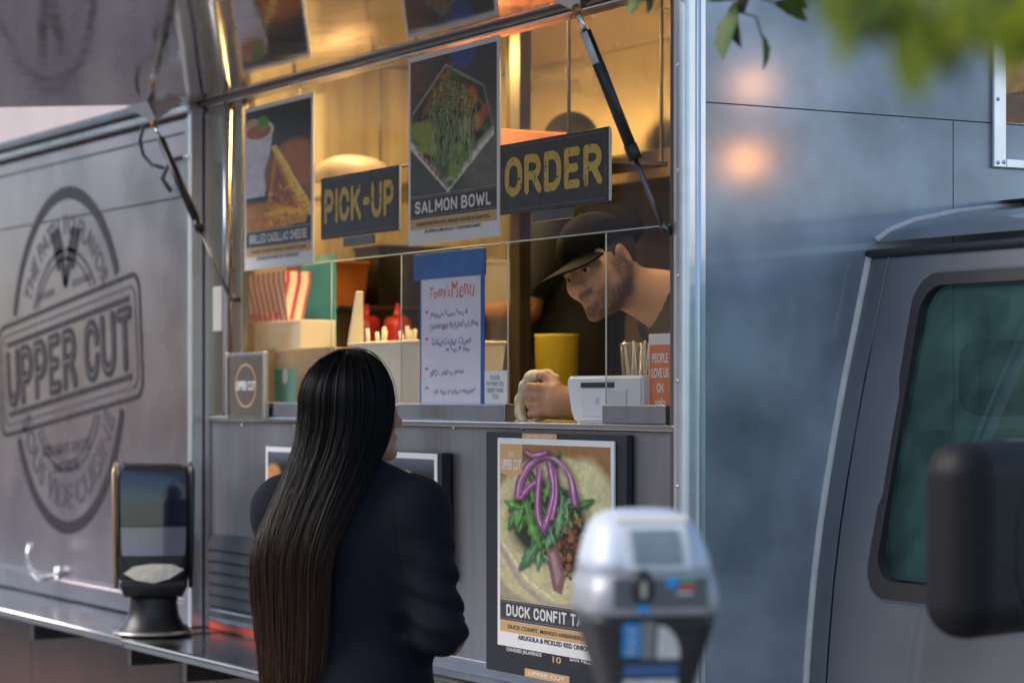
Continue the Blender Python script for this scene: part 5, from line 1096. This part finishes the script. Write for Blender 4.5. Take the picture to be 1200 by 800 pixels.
def hand_sdf(P, W, rot, side=1, curl=.5, r=.0085, scale=1.0):
    """relaxed hand at wrist W; rot maps local (x across to the thumb, y to the fingertips, z to the back) to world"""
    q = (P-np.asarray(W,np.float32)) @ np.asarray(rot,np.float32) / scale; q = q*np.array([side,1,1],np.float32)
    d = rbox(q, (0,.045,0), (.040,.050,.014), .013); d = smin(d, cap(q, (0,-.02,0), (0,.02,0), .024,.027), .02)
    for k, (x, L) in enumerate(((.030,.072),(.010,.080),(-.011,.074),(-.031,.058))):
        a = np.array((x,.090,0.)); p = [(tuple(a), r*1.05)]; th = curl*.7
        for j, f in enumerate((.45,.31,.24)):
            a = a+np.array((0,math.cos(th),-math.sin(th)))*L*f; p.append((tuple(a), r*(1-.08*j))); th += curl*1.05
        d = smin(d, chain(q, p, .004), .006)
    t = [((.034,.02,-.004),.013),((.058,.052,-.014),.0105),((.056,.082,-.026),.0095),((.046,.100,-.034),.008)]
    return smin(d, chain(q, t, .006), .012)*scale
def rotcols(x, y, z): return np.array([x, y, z], np.float32).T
def person(name, label, loc, rz): return empty(name, loc, (0,0,rz), label=label, cat='person', local=True)

# ------------------------------------------------------------------ the customer, seen from behind
wp_ = PD(413, 470, 5.4); phi = math.atan2(-FW.x, FW.y)-R_(18)
woman = person('person', 'person with very long straight dark hair in navy jacket, standing with back turned', (wp_.x, wp_.y, .1205), phi); woman.scale = (1,1,.986)
HZ = 1.452; HR = np.array(Matrix.Rotation(R_(-44),3,'Z') @ Matrix.Rotation(R_(6),3,'X'))
def whead(P): return (P-np.array((.0,.012,HZ),np.float32)) @ HR.astype(np.float32)
WA = {1: dict(sh=(.160,-.012,1.236), el=(.222,-.05,.985), wr=(.165,.17,.955)), -1: dict(sh=(-.160,-.012,1.236), el=(-.165,.02,.985), wr=(-.09,.22,.975))}
def wtorso(P, o=0.0):
    d = ell(P, (0,.0,1.13), (.160+o,.104+o,.19+o)); d = smin(d, ell(P, (0,.0,.96), (.130+o,.095+o,.15+o)), .06); d = smin(d, ell(P, (0,-.012,.83), (.168+o,.122+o,.13+o)), .07)
    for s in (1,-1): d = smin(d, ell(P, (s*.148,-.012,1.236), (.054+o,.058+o,.046+o)), .05); d = smin(d, cap(P, (s*.04,-.01,1.31), (s*.15,-.015,1.262), .032+o,.034+o), .035)
    return d
def warm(P, s, o=0.0): a = WA[s]; return smin(cap(P, a['sh'], a['el'], .050+o, .039+o), cap(P, a['el'], a['wr'], .039+o, .026+o), .02)
def wleg(P, s, o=0.0): return smin(cap(P, (s*.085,0,.80), (s*.085,.01,.43), .083+o,.05+o), cap(P, (s*.085,.01,.43), (s*.09,-.01,.07), .048+o,.034+o), .03)
def fbody(P):
    d = smin(head_sdf(whead(P), True), cap(P, (0,.0,1.40), (0,-.012,1.27), .046,.056), .03); d = smin(d, wtorso(P), .03)
    for s in (1,-1):
        d = smin(d, warm(P,s), .02); d = smin(d, wleg(P,s), .03); d = smin(d, cap(P, (s*.09,-.02,.045), (s*.095,.12,.035), .036,.028), .03)
        a = WA[s]; v = Vector(a['wr'])-Vector(a['el']); y = v.normalized(); z = Vector((s*.6,.0,.8)); z = (z-y*z.dot(y)).normalized(); x = y.cross(z)
        d = smin(d, hand_sdf(P, a['wr'], rotcols(x,y,z), -s if False else s*-1, .5), .012)
    return d
V, F = surf(fbody, (-.34,-.26,-.02), (.34,.42,1.62), .006)
wb_ = np_mesh('body', V, F, SKIN, woman); paint(wb_, head_cols(whead(V.astype(np.float32)), None, (.03,.02,.015), (.40,.22,.145), (.42,.13,.11)))
def fjacket(P):
    d = wtorso(P, .016); d = smin(d, ell(P, (0,-.005,.86), (.172,.132,.10)), .05)
    for s in (1,-1): d = smin(d, warm(P, s, .017), .045)
    fold = .0035*np.exp(-(P[...,0]/.005)**2)*(P[...,1] < -.03)+.002*np.exp(-((np.abs(P[...,0])-.138-.05*np.clip(1.25-P[...,2],0,.2))/.005)**2)*(P[...,2] > 1.08) + .006*np.sin(P[...,2]*95+P[...,0]*30+3*np.sin(P[...,1]*20))*np.clip((np.abs(P[...,0])-.11)/.08,0,1)*np.exp(-((P[...,2]-1.03)/.14)**2) + .004*waves(P, 28, 3)
    d = d+fold; d = smax(d, .775-P[...,2], .006); d = smax(d, -ell(P, (0,.16,1.30), (.055,.13,.20)), .01)
    d = smin(d, smax(np.abs(cap(P, (0,-.005,1.29), (0,-.012,1.335), .072,.066))-.006, np.abs(P[...,2]-1.315)-.032, .006)+np.clip(P[...,1]-.03,0,1)*2, .012)
    for s in (1,-1):
        a = WA[s]; w_ = np.asarray(a['wr'],np.float32); v = w_-np.asarray(a['el'],np.float32); v /= np.linalg.norm(v); d = smax(d, (P-w_)@v+.012, .004)
    return d
V, F = surf(fjacket, (-.34,-.24,.70), (.34,.34,1.42), .005); np_mesh('jacket', V, F, CLOTHN, woman)
def ftrou(P): 
    d = ell(P, (0,-.012,.83), (.178,.130,.12)); 
    for s in (1,-1): d = smin(d, wleg(P,s,.014), .03)
    return smax(smax(d, P[...,2]-.86, .005), .05-P[...,2], .005)
V, F = surf(ftrou, (-.26,-.2,.0), (.26,.2,.92), .009); np_mesh('trousers', V, F, DENIM, woman)
for s in (1,-1):
    V, F = surf(lambda P: smax(smin(cap(P, (s*.09,-.03,.05), (s*.097,.13,.036), .043,.034), cap(P,(s*.09,-.02,.05),(s*.09,-.015,.10),.04,.042), .02), .0035-P[...,2], .004), (s*.09-.09,-.12,-.01), (s*.09+.09,.2,.15), .006); np_mesh('shoe', V, F, SHOE, woman)
# hair: a solid under-layer and some thousands of strands that fall from the parting to the waist
def hair_path(t, lat, lift, jit):
    """t: 0 parting .. ; lat -1 (left temple) .. 0 (back) .. 1 (right temple)"""
    az = -math.pi/2 + lat*R_(112 if lat < 0 else 78); cx, cy_, cz = 0., .004, HZ+.028; rx, ry, rz = .104+lift, .120+lift, .106+lift; pts = []
    c, s_ = math.cos(az), math.sin(az)
    start = Vector((.0, .055*(1-abs(lat)*.0)-.10*(1-abs(lat)), 0))
    for k in range(8):
        th = R_(10+86*k/7); x = rx*math.sin(th)*c; y = ry*math.sin(th)*s_; z = rz*math.cos(th); w = (1-k/7)**3
        x = x*(1-w); y = y*(1-w)+w*(.05-.12*(1-abs(lat))); zz_ = rz*math.sqrt(max(0,1-(x/rx)**2-(y/ry)**2)); pts.append(Vector((cx+x, cy_+y, cz+(zz_ if th < 1.45 else min(z, zz_)))))
    p0 = pts[-1]; xe = np.interp(lat, [-1,-.3,.35,1], [-.172,-.125,-.035,.002])+jit[0]*.022; zend = .76+.12*jit[1]**2+.03*abs(lat)
    n = 15
    for k in range(1, n+1):
        f = k/n; z = p0.z+(zend-p0.z)*f; g = min(1, (p0.z-z)/.36); g = g*g*(3-2*g)
        x = p0.x+((xe+(-.088-xe)*.42*f*f)-p0.x)*g + .005*math.sin(f*9+jit[2]*6)*f; yb = -.128-.016*np.exp(-((z-1.15)/.22)**2)
        ytar = yb-lift*.8-.022*(1-abs(lat)*.5)-.012*f; 
        if abs(lat) > .6: ytar += .03*(abs(lat)-.6)/.4*(1-g*.6)
        y = p0.y+(ytar-p0.y)*g; pts.append(Vector((x, y, z)))
    return pts
def hunder(P):
    d = ell(P, (0,.0,HZ+.024), (.094,.108,.098)); face = ell(P, (.075,.095,HZ-.035), (.068,.085,.115)); d = smax(d, -face, .02); d = smax(d, HZ-.07-P[...,2], .02)
    return d
V, F = surf(hunder, (-.2,-.2,1.3), (.2,.2,1.62), .008)
HV = [V]; HF4 = [F]; base = len(V); r_ = random.Random(5); sv = []; sf = []; NS = 15000; m = 3; NPT = 23; CS = np.array([(math.cos(a*2.094), math.sin(a*2.094)) for a in range(3)]); FT = np.array([(k*m-m+a, k*m-m+(a+1)%m, k*m+(a+1)%m, k*m+a) for k in range(1,NPT) for a in range(m)])
hc = [np.tile([[.004,.0035,.0035]], (len(V),1))]
clump = [r_.uniform(-.05,.05) for _ in range(61)]
off = base; scol = []
for i in range(NS):
    lat = r_.uniform(-1,1); ci = int((lat+1)*30); lat2 = max(-1,min(1,lat+clump[ci]*.35)); P_ = hair_path(0, lat2, r_.gauss(0,.004)+.0012*math.sin(lat*70)+(r_.random() < .03)*r_.uniform(.004,.014), (r_.uniform(-1,1),r_.random(),r_.random()))
    A_ = np.array([tuple(p) for p in P_]); nP = len(A_); rad = r_.uniform(.00045,.00095); tone = r_.uniform(.65,1.45)
    A_[:,0] += r_.uniform(-.003,.003); T = np.gradient(A_, axis=0); T /= np.linalg.norm(T, axis=1)[:,None]; U_ = np.cross(T, (.3,1,.1)); U_ /= np.linalg.norm(U_, axis=1)[:,None]; W_ = np.cross(T, U_)
    rr = np.full(nP, rad); rr[-3:] *= (.8,.5,.15)
    sv.append((A_[:,None,:]+(U_[:,None,:]*CS[None,:,:1]+W_[:,None,:]*CS[None,:,1:])*rr[:,None,None]).reshape(-1,3))
    f = np.clip((1.34-A_[:,2])/.42, 0, 1)[:,None]; scol.append(np.repeat((np.array([[.0032,.0027,.0026]])+f*np.array([[.040,.0185,.009]]))*tone, m, 0)); sf.append(FT+off)  # browner towards the tips: dyed ends with warm highlights painted in
    off += nP*m
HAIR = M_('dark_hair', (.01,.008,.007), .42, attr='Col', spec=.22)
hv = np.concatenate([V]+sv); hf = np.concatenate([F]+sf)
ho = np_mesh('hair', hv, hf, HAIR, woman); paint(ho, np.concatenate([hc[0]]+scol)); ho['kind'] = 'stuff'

# ------------------------------------------------------------------ the man leaning to the order window
hcen = PY(705, 314, .30); fa = R_(-75); pit = R_(13); HS = 1.06
fwd = Vector((math.cos(fa)*math.cos(pit), math.sin(fa)*math.cos(pit), -math.sin(pit))); upv = Vector((0,0,1)); rt_ = fwd.cross(upv).normalized(); upv = rt_.cross(fwd).normalized()
roll = Matrix.Rotation(R_(22), 3, fwd); rt_ = roll @ rt_; upv = roll @ upv
MH = np.array([rt_, fwd, upv], np.float32).T; MHc = np.array(hcen, np.float32)
def mhead(P): return (P-MHc) @ MH / HS
def hw(x, y, z): return hcen + (rt_*x + fwd*y + upv*z)*HS
man = empty('person', (hcen.x+.25, 1.0, .7405), label='person in dark cap and black shirt leaning forward at the order window', cat='person')
nb = PY(778, 352, .46); hipc = Vector((nb.x+.28, 1.08, 1.60)); shL = nb+Vector((-.17,.13,-.04)); shR = nb+Vector((.17,.05,-.06))
wrist = PY(668, 470, .085); wrist.z = max(wrist.z, ZSILL+.045); elb = Vector((wrist.x+.10, .36, ZSILL+.055))
foot = [Vector((hipc.x+.02, hipc.y+.10*s-.02, .7405)) for s in (-1,1)]
armL = [(shL,.056),(shL+Vector((-.08,.10,-.24)),.044),(shL+Vector((-.03,-.04,-.33)),.034)]
def mtorso(P, o=0.0):
    ch = nb.lerp(hipc,.28)+Vector((0,0,-.08)); d = cap(P, ch, hipc, .165+o, .150+o); d = smin(d, cap(P, shL, shR, .070+o), .07); d = smin(d, cap(P, nb, ch, .07+o, .13+o), .06); return d
# fist round the towel: stacked fingers, knuckles to the rear of the truck
hd = PY(640,466,.05); hd.z = ZSILL+.052; fx = Vector((-1,-.12,0)).normalized(); fyv = Vector((-.12,1,0)).normalized(); fz_ = Vector((0,0,1))
def hp(a, b, c): return hd+fx*a+fyv*b+fz_*c         # a to the knuckles, b away from the street, c up
FING = []
for k, (c, s_) in enumerate(((.036,1.0),(.013,1.04),(-.010,.98),(-.031,.84))):
    FING.append([(hp(.006,-.010,c*.86),.0110),(hp(.040*s_,-.020,c),.0098),(hp(.066*s_,.000,c-.002),.0090),(hp(.060*s_,.026,c-.003),.0084),(hp(.038*s_,.034,c-.003),.0078)])
THUMB = [(hp(-.02,.012,.040),.016),(hp(.016,.012,.060),.0125),(hp(.046,.018,.062),.0110),(hp(.066,.026,.052),.0095)]
def mfist(P):
    d = rbox(P, hp(-.018,.004,.002), (.036,.020,.042), .017, np.array([fx,fyv,fz_],np.float32).T)
    for f in FING: d = smin(d, chain(P, f, .003), .0025)
    for k in range(4): d = smin(d, sph(P, hp(.012,-.014,(.034,.012,-.010,-.030)[k]), .0105), .006)
    d = smin(d, chain(P, THUMB, .008), .010); d = smin(d, cap(P, hp(-.045,.004,-.002), wrist, .032,.029), .02)
    return smin(d, cap(P, wrist, elb, .030,.046), .02)
def fman(P):
    d = smin(head_sdf(mhead(P))*HS, cap(P, hw(0,-.030,-.05), nb, .060,.064), .03); d = smin(d, mtorso(P), .04)
    d = smin(d, smin(cap(P, shR, elb, .056,.046), mfist(P), .02), .03); d = smin(d, chain(P, armL, .02), .03)
    d = smin(d, hand_sdf(P, armL[-1][0], rotcols(Vector((0,-1,0)),Vector((-.6,-.2,-.77)).normalized(),Vector((-.77,0,.6))), 1, .5), .012)
    for s in (0,1): 
        kn = Vector((foot[s].x-.03, foot[s].y-.05, 1.17)); d = smin(d, smin(cap(P, hipc+Vector((0,.09*(2*s-1),-.06)), kn, .10,.062), cap(P, kn, foot[s]+Vector((0,0,.09)), .058,.042), .03), .04); d = smin(d, cap(P, foot[s]+Vector((0,.05,.05)), foot[s]+Vector((-.03,-.14,.038)), .045,.035), .03)
    return d
def bounds(pts, m): a = np.array([tuple(p) for p in pts]); return a.min(0)-m, a.max(0)+m
lo, hi = bounds([hcen, wrist, hp(.08,0,0), elb, hipc, nb, shL, shR, armL[1][0], foot[0], foot[1]], .24); lo[2] = .73
V, F = surf(fman, lo, hi, .0042)
mb_ = np_mesh('body', V, F, SKIN, man); q = mhead(V.astype(np.float32)); cols = head_cols(q, (.055,.036,.026), (.02,.014,.01), (.54,.33,.225), (.46,.2,.16))
far = np.linalg.norm(q, axis=1) > .19; cols[far] = (.48,.25,.14)
fd = mfist(V.astype(np.float32)); crease = waves(V.astype(np.float32), 260, 9); cols[far] *= (1+.10*crease[far])[:,None]
paint(mb_, cols)
def fshirt(P):
    d = mtorso(P, .014); d = smin(d, cap(P, shR, shR.lerp(elb,.62), .072,.066), .04); d = smin(d, cap(P, shL, Vector(armL[1][0]).lerp(shL,.25), .070,.064), .04)
    d = d+.006*waves(P, 32, 8); d = smax(d, -cap(P, hw(0,-.03,-.06), nb+(nb-hw(0,-.03,-.06))*.12, .078,.080), .012)
    ax = (hipc-nb).normalized(); return smax(d, (P-np.array(hipc,np.float32))@np.array(ax,np.float32)-.06, .01)
V, F = surf(fshirt, *bounds([hipc, nb, shL, shR, shR.lerp(elb,.62), armL[1][0]], .22), .007); np_mesh('shirt', V, F, CLOTHB, man)
def fap(P):
    d = cap(P, hipc-Vector((.0,.05,0)), hipc+Vector((0,.02,-.08)), .160,.150)
    for s in (0,1): kn = Vector((foot[s].x-.03, foot[s].y-.05, 1.17)); d = smin(d, smin(cap(P, hipc+Vector((0,.09*(2*s-1),-.06)), kn, .115,.078), cap(P, kn, foot[s]+Vector((0,0,.09)), .074,.06), .03), .04)
    return smax(d, .80-P[...,2], .005)
V, F = surf(fap, *bounds([hipc, foot[0], foot[1]], .26), .012); np_mesh('trousers', V, F, DENIM, man)
# short hair below the cap, then the cap itself
def q2(P): return mhead(P)
def fhairm(P):
    q = q2(P); d = ell(q, (0,-.014,.034), (.0785,.1005,.0925)); d = smax(d, -ell(q, (0,.13,-.02), (.11,.105,.12)), .012); d = smax(d, -(q[...,2]+.055-.25*np.clip(q[...,1],-1,0)*0), .01)
    X = np.abs(q[...,0]); d = smax(d, -(np.sqrt(((q[...,1]+.008)/.026)**2+((q[...,2]+.006)/.036)**2)-1)*-.03*-1 if False else d, .001); e = ell(np.stack([X,q[...,1],q[...,2]],-1), (.085,-.006,-.01), (.02,.027,.040)); d = smax(d, -e, .006)
    return d + .0022*waves(q, 420, 2) + .0015*waves(q, 800, 4)
V, F = surf(fhairm, hcen-Vector((.17,.17,.17)), hcen+Vector((.17,.17,.17)), .0032); np_mesh('hair', V, F, M_('short_brown_hair', (.030,.020,.013), .6, noise=(220,.5), bump=(500,.6)), man)
def fcap(P):
    q = q2(P); tilt = q[...,2]-.052+.10*q[...,1]*.6
    d = ell(q, (0,-.010,.046), (.0855,.108,.094)); d = smax(d, -ell(q, (0,-.010,.046), (.0815,.104,.090)), .002); d = smax(d, -(q[...,2]-.040+.12*q[...,1]), .003)
    vis = ell(q, (0,.097,.038), (.090,.126,.20)); y = q[...,1]; zc = .036-.22*(y-.07)-3.2*q[...,0]**2; pl = np.abs(q[...,2]-zc)-.0032; vis = smax(smax(vis, pl, .003), .060-y, .004)
    d = smin(d, vis, .006); return smin(d, sph(q, (0,-.010,.141), .007), .004)
V, F = surf(fcap, hcen-Vector((.26,.28,.24)), hcen+Vector((.26,.26,.24)), .0032); np_mesh('cap', V, F, M_('charcoal_cap_cotton', (.0045,.005,.0045), .85, spec=.08, noise=(60,.25), bump=(600,.3)), man)
# the towel in the fist
TW = M_('white_towel', (.80,.70,.48), .9, noise=(40,.1), bump=(500,.5))
def ftowel(P):
    loop = [(hp(.000,.030,.058),.010),(hp(.030,.020,.066),.012),(hp(.074,.016,.060),.014),(hp(.108,.016,.036),.014),(hp(.124,.014,.0),.013),(hp(.116,.008,-.030),.013),(hp(.090,.000,-.050),.011)]
    d = chain(P, loop, .012); d2 = chain(P, [(hp(.060,.046,.040),.018),(hp(.088,.045,.010),.022),(hp(.080,.04,-.035),.018)], .02); d = smin(d, d2, .012)
    d = smin(d, cap(P, hp(.03,.03,.068), hp(.078,.006,.058), .008,.010), .012)
    return smax(d + .004*waves(P, 120, 6), ZSILL+.0015-P[...,2], .003)
V, F = surf(ftowel, hd-Vector((.24,.1,.12)), hd+Vector((.1,.16,.14)), .003); tag(np_mesh('towel', V, F, TW), 'folded cream towel gripped in a fist on the sill', 'towel')

# ------------------------------------------------------------------ second worker, standing deeper in the kitchen
w2 = PY(672, 400, 1.22); FL = .7405
cook = empty('person', (w2.x, 1.22, FL), label='person in black shirt standing deeper inside the kitchen, back turned', cat='person')
def cp(x, y, z): return Vector((w2.x+x, 1.22+y, FL+z))
cA = [(cp(.14,-.17,1.40),.055),(cp(.10,-.24,1.13),.045),(cp(-.20,-.20,1.13),.034)]; cB = [(cp(-.08,.20,1.40),.055),(cp(-.16,.24,1.13),.045),(cp(-.36,.16,1.12),.034)]
CH = np.array([Vector((.3,-.95,0)).normalized(), Vector((-.95,-.3,0)).normalized(), (0,0,1)], np.float32).T; chc = np.array(cp(-.04,0,1.66), np.float32)
def ctor(P, o=0.): 
    d = ell(P, cp(0,0,1.22), (.13+o,.185+o,.26+o)); d = smin(d, ell(P, cp(.01,0,.98), (.125+o,.165+o,.16+o)), .06); return smin(d, cap(P, cp(.03,-.16,1.42), cp(.03,.17,1.42), .06+o), .06)
def fcook(P):
    d = smin(head_sdf((P-chc)@CH), cap(P, cp(-.02,0,1.60), cp(.02,0,1.44), .058), .03); d = smin(d, ctor(P), .04)
    for A_ in (cA, cB):
        d = smin(d, chain(P, A_, .02), .03); v = (A_[2][0]-A_[1][0]).normalized(); z = (Vector((0,0,1))-v*v.z).normalized(); d = smin(d, hand_sdf(P, A_[2][0], rotcols(v.cross(z),v,z), 1, .5), .012)
    for s in (-1,1): d = smin(d, smin(cap(P, cp(0,s*.09,.92), cp(-.02,s*.1,.48), .095,.06), cap(P, cp(-.02,s*.1,.48), cp(.02,s*.1,.08), .056,.04), .03), .04); d = smin(d, cap(P, cp(.04,s*.1,.045), cp(-.14,s*.11,.035), .042,.034), .03)
    return d
V, F = surf(fcook, *bounds([cp(-.5,-.4,0),cp(.35,.45,1.9)], .02), .010); o = np_mesh('body', V, F, SKIN, cook); paint(o, head_cols(((V-chc)@CH).astype(np.float32), None, (.02,.014,.01), (.34,.16,.075), (.3,.12,.1)))
def fcs(P):
    d = ctor(P, .016)
    for A_ in (cA, cB): d = smin(d, cap(P, A_[0][0], A_[0][0].lerp(A_[1][0],.7), .072,.064), .03)
    return smax(d+.006*waves(P,26,5), FL+.86-P[...,2], .006)
V, F = surf(fcs, *bounds([cp(-.3,-.4,.8),cp(.3,.45,1.6)], .02), .012); np_mesh('shirt', V, F, CLOTHB, cook)
V, F = surf(lambda P: smax((lambda a: a)(smin(smin(cap(P, cp(0,-.09,.92), cp(-.01,-.1,.08), .11,.065), cap(P, cp(0,.09,.92), cp(-.01,.1,.08), .11,.065), .03), ell(P, cp(.01,0,.95), (.14,.178,.12)), .04)), FL+.05-P[...,2], .005), *bounds([cp(-.25,-.3,0),cp(.25,.3,1.08)], .02), .014); np_mesh('trousers', V, F, DENIM, cook)
V, F = surf(lambda P: smax(ell((P-chc)@CH, (0,-.016,.042), (.082,.104,.098)), -ell((P-chc)@CH, (0,.12,-.03), (.11,.1,.13)), .01), chc-.18, chc+.18, .008); np_mesh('hair', V, F, MATS['short_brown_hair'], cook)
# ================================================================== street tree whose low twigs hang into the frame
BARK = M_('bark', (.09,.065,.045), .9, noise=(30,.4), bump=(40,.8))
LEAFM = M_('leaf_green', (.13,.18,.012), .45, noise=(3,.35)); 
n_ = LEAFM.node_tree.nodes; L_n = LEAFM.node_tree.links; tl_ = n_.new('ShaderNodeBsdfTranslucent'); tl_.inputs[0].default_value = (.48,.52,.03,1); mxs = n_.new('ShaderNodeMixShader'); mxs.inputs[0].default_value = .5
L_n.new(n_['Principled BSDF'].outputs[0], mxs.inputs[1]); L_n.new(tl_.outputs[0], mxs.inputs[2]); L_n.new(mxs.outputs[0], n_['Material Output'].inputs[0])
LEAFD = M_('old_leaf_green', (.05,.085,.010), .5, noise=(40,.3), spec=.2)
TB = Vector((3.35,-.95,.12))
tree = empty('street_tree', tuple(TB), label='leafy street tree at the kerb with low hanging green twigs', cat='tree')
fork = TB+Vector((.02,.0,2.35))
tube('trunk', [TB, TB+Vector((.02,.01,.8)), TB+Vector((-.01,.0,1.6)), fork], [.12,.095,.085,.075], BARK, tree, 14)
gp = [(PD(1180,-60,1.75)), (PD(1100,-45,1.75)), (PD(1010,-30,1.85))]
limbs = [[fork, fork+Vector((-.15,-.35,.25)), PD(1230,-110,1.7), PD(1120,-70,1.72), PD(1020,-40,1.85), PD(960,-25,2.1)],
         [fork, fork+Vector((-.7,.1,.35)), PD(960,-90,4.0), PD(900,-50,4.15), PD(872,-12,4.2), PD(868,15,4.2)], [PD(900,-50,4.15), PD(820,-45,4.3), PD(755,-20,4.4)],
         [fork, fork+Vector((.3,.3,.7)), fork+Vector((.6,.5,1.5))], [fork, fork+Vector((.1,-.5,.8)), fork+Vector((.1,-1.1,1.5))], [fork, fork+Vector((-.4,.3,.9)), fork+Vector((-.7,.6,1.6))]]
for L in limbs: tube('limb', L, [max(.045*(1-i/len(L)), .004) for i in range(len(L))], BARK, tree, 8)
def leaf_mesh(L, Wd, bend, sd):
    r = random.Random(sd); V = []; F = []; n = 7
    for i in range(n+1):
        t = i/n; w = Wd*math.sin(math.pi*min(1,t*.96+.04))**.8*(1 if t < .98 else .1)*(1+.10*((i%2)*2-1)); z = -bend*t*t*L
        V += [(-w,t*L,z+w*.35),(0,t*L,z),(w,t*L,z+w*.35)]
        if i: b = 3*i; F += [(b-3,b-2,b+1,b),(b-2,b-1,b+2,b+1)]
    me = bpy.data.meshes.new('leaf'); me.from_pydata(V, [], F); me.materials.append(LEAFM); me.polygons.foreach_set('use_smooth', [True]*len(F)); return me
def dark(me): m = me.copy(); m.materials.clear(); m.materials.append(LEAFD); return m
LV = [leaf_mesh(.085,.024,.25,1), leaf_mesh(.07,.021,.4,2), leaf_mesh(.1,.027,.15,3)]
LD = [dark(m) for m in LV]; rg = random.Random(21)
def add_leaf(p, d, me, sc=1.0, spin=None):
    o = bpy.data.objects.new('leaf', me); COL.objects.link(o); o.parent = tree; o.matrix_parent_inverse = WORLD_INV[tree.name]
    q = Vector(d).to_track_quat('Y','Z'); o.rotation_mode = 'QUATERNION'; o.rotation_quaternion = q @ Matrix.Rotation(spin if spin is not None else rg.uniform(0,6.28),3,'Y').to_quaternion(); o.location = p; o.scale = (sc,sc,sc)
face_cam = lambda du, dv: (RT*du+Vector((0,0,dv))+FW*rg.uniform(-.35,.35)).normalized()
# crisp twig in front of the corner
for px, py, du, dv, sc in ((866,8,-.45,-1,1.0),(862,2,-.1,-1,.95),(893,42,.15,-1,.62),(908,4,1,-.35,.75),(916,-6,1,-.2,.7),(876,-4,-1,.1,.8),(885,-8,.4,.6,.7)): add_leaf(PD(px,py,4.2), face_cam(du,dv), LD[rg.randrange(3)], sc, rg.uniform(-.6,.6))
tube('twig', [PD(868,15,4.2), PD(886,20,4.2), PD(893,44,4.2)], .0018, BARK, tree, 6); tube('twig', [PD(872,-12,4.2), PD(890,-2,4.2), PD(910,4,4.2)], .0018, BARK, tree, 6)
for px, py, du, dv, sc in ((742,-14,.1,-1,.7),(756,-12,.4,-1,.6),(772,-16,.9,-.4,.6)): add_leaf(PD(px,py,4.4), face_cam(du,dv), LD[rg.randrange(3)], sc, rg.uniform(-.5,.5))
# the very near spray, far out of focus
for k in range(70):
    px = rg.uniform(955,1225); py = rg.uniform(-70,20)+(px > 1090)*rg.uniform(0,30); add_leaf(PD(px,py,rg.uniform(1.55,2.0)), face_cam(rg.uniform(-.8,.8),-1), (LV if rg.random() < .62 else LD)[rg.randrange(3)], rg.uniform(.35,.6))
add_leaf(PD(1074,34,1.55), face_cam(0,-1), LV[2], .50, 0.1); add_leaf(PD(1066,20,1.6), face_cam(.1,-1), LV[2], .5, .3); add_leaf(PD(1180,10,1.6), face_cam(.1,-1), LV[2], .5, .3); add_leaf(PD(1120,20,1.7), face_cam(-.1,-1), LD[0], .62, .1); add_leaf(PD(1150,18,1.7), face_cam(.2,-1), LD[0], .6, 1.2)
# the crown above the frame
V = []; F = []
for k in range(5200):
    a = rg.uniform(0,6.28); rr = rg.random()**.5*1.7; c = fork+Vector((math.cos(a)*rr*.95, math.sin(a)*rr*.8-.2, .75+rg.random()**.7*2.0*(1.15-rr/2.2))); d = Vector((rg.gauss(0,1),rg.gauss(0,1),rg.gauss(-.4,.7))).normalized(); s_ = d.orthogonal().normalized()*.022; L = .085; b = len(V)
    V += [c, c+d*L*.5+s_, c+d*L, c+d*L*.5-s_]; F.append((b,b+1,b+2,b+3))
cr = mesh('crown', V, F, LEAFM, tree); cr['kind'] = 'stuff'
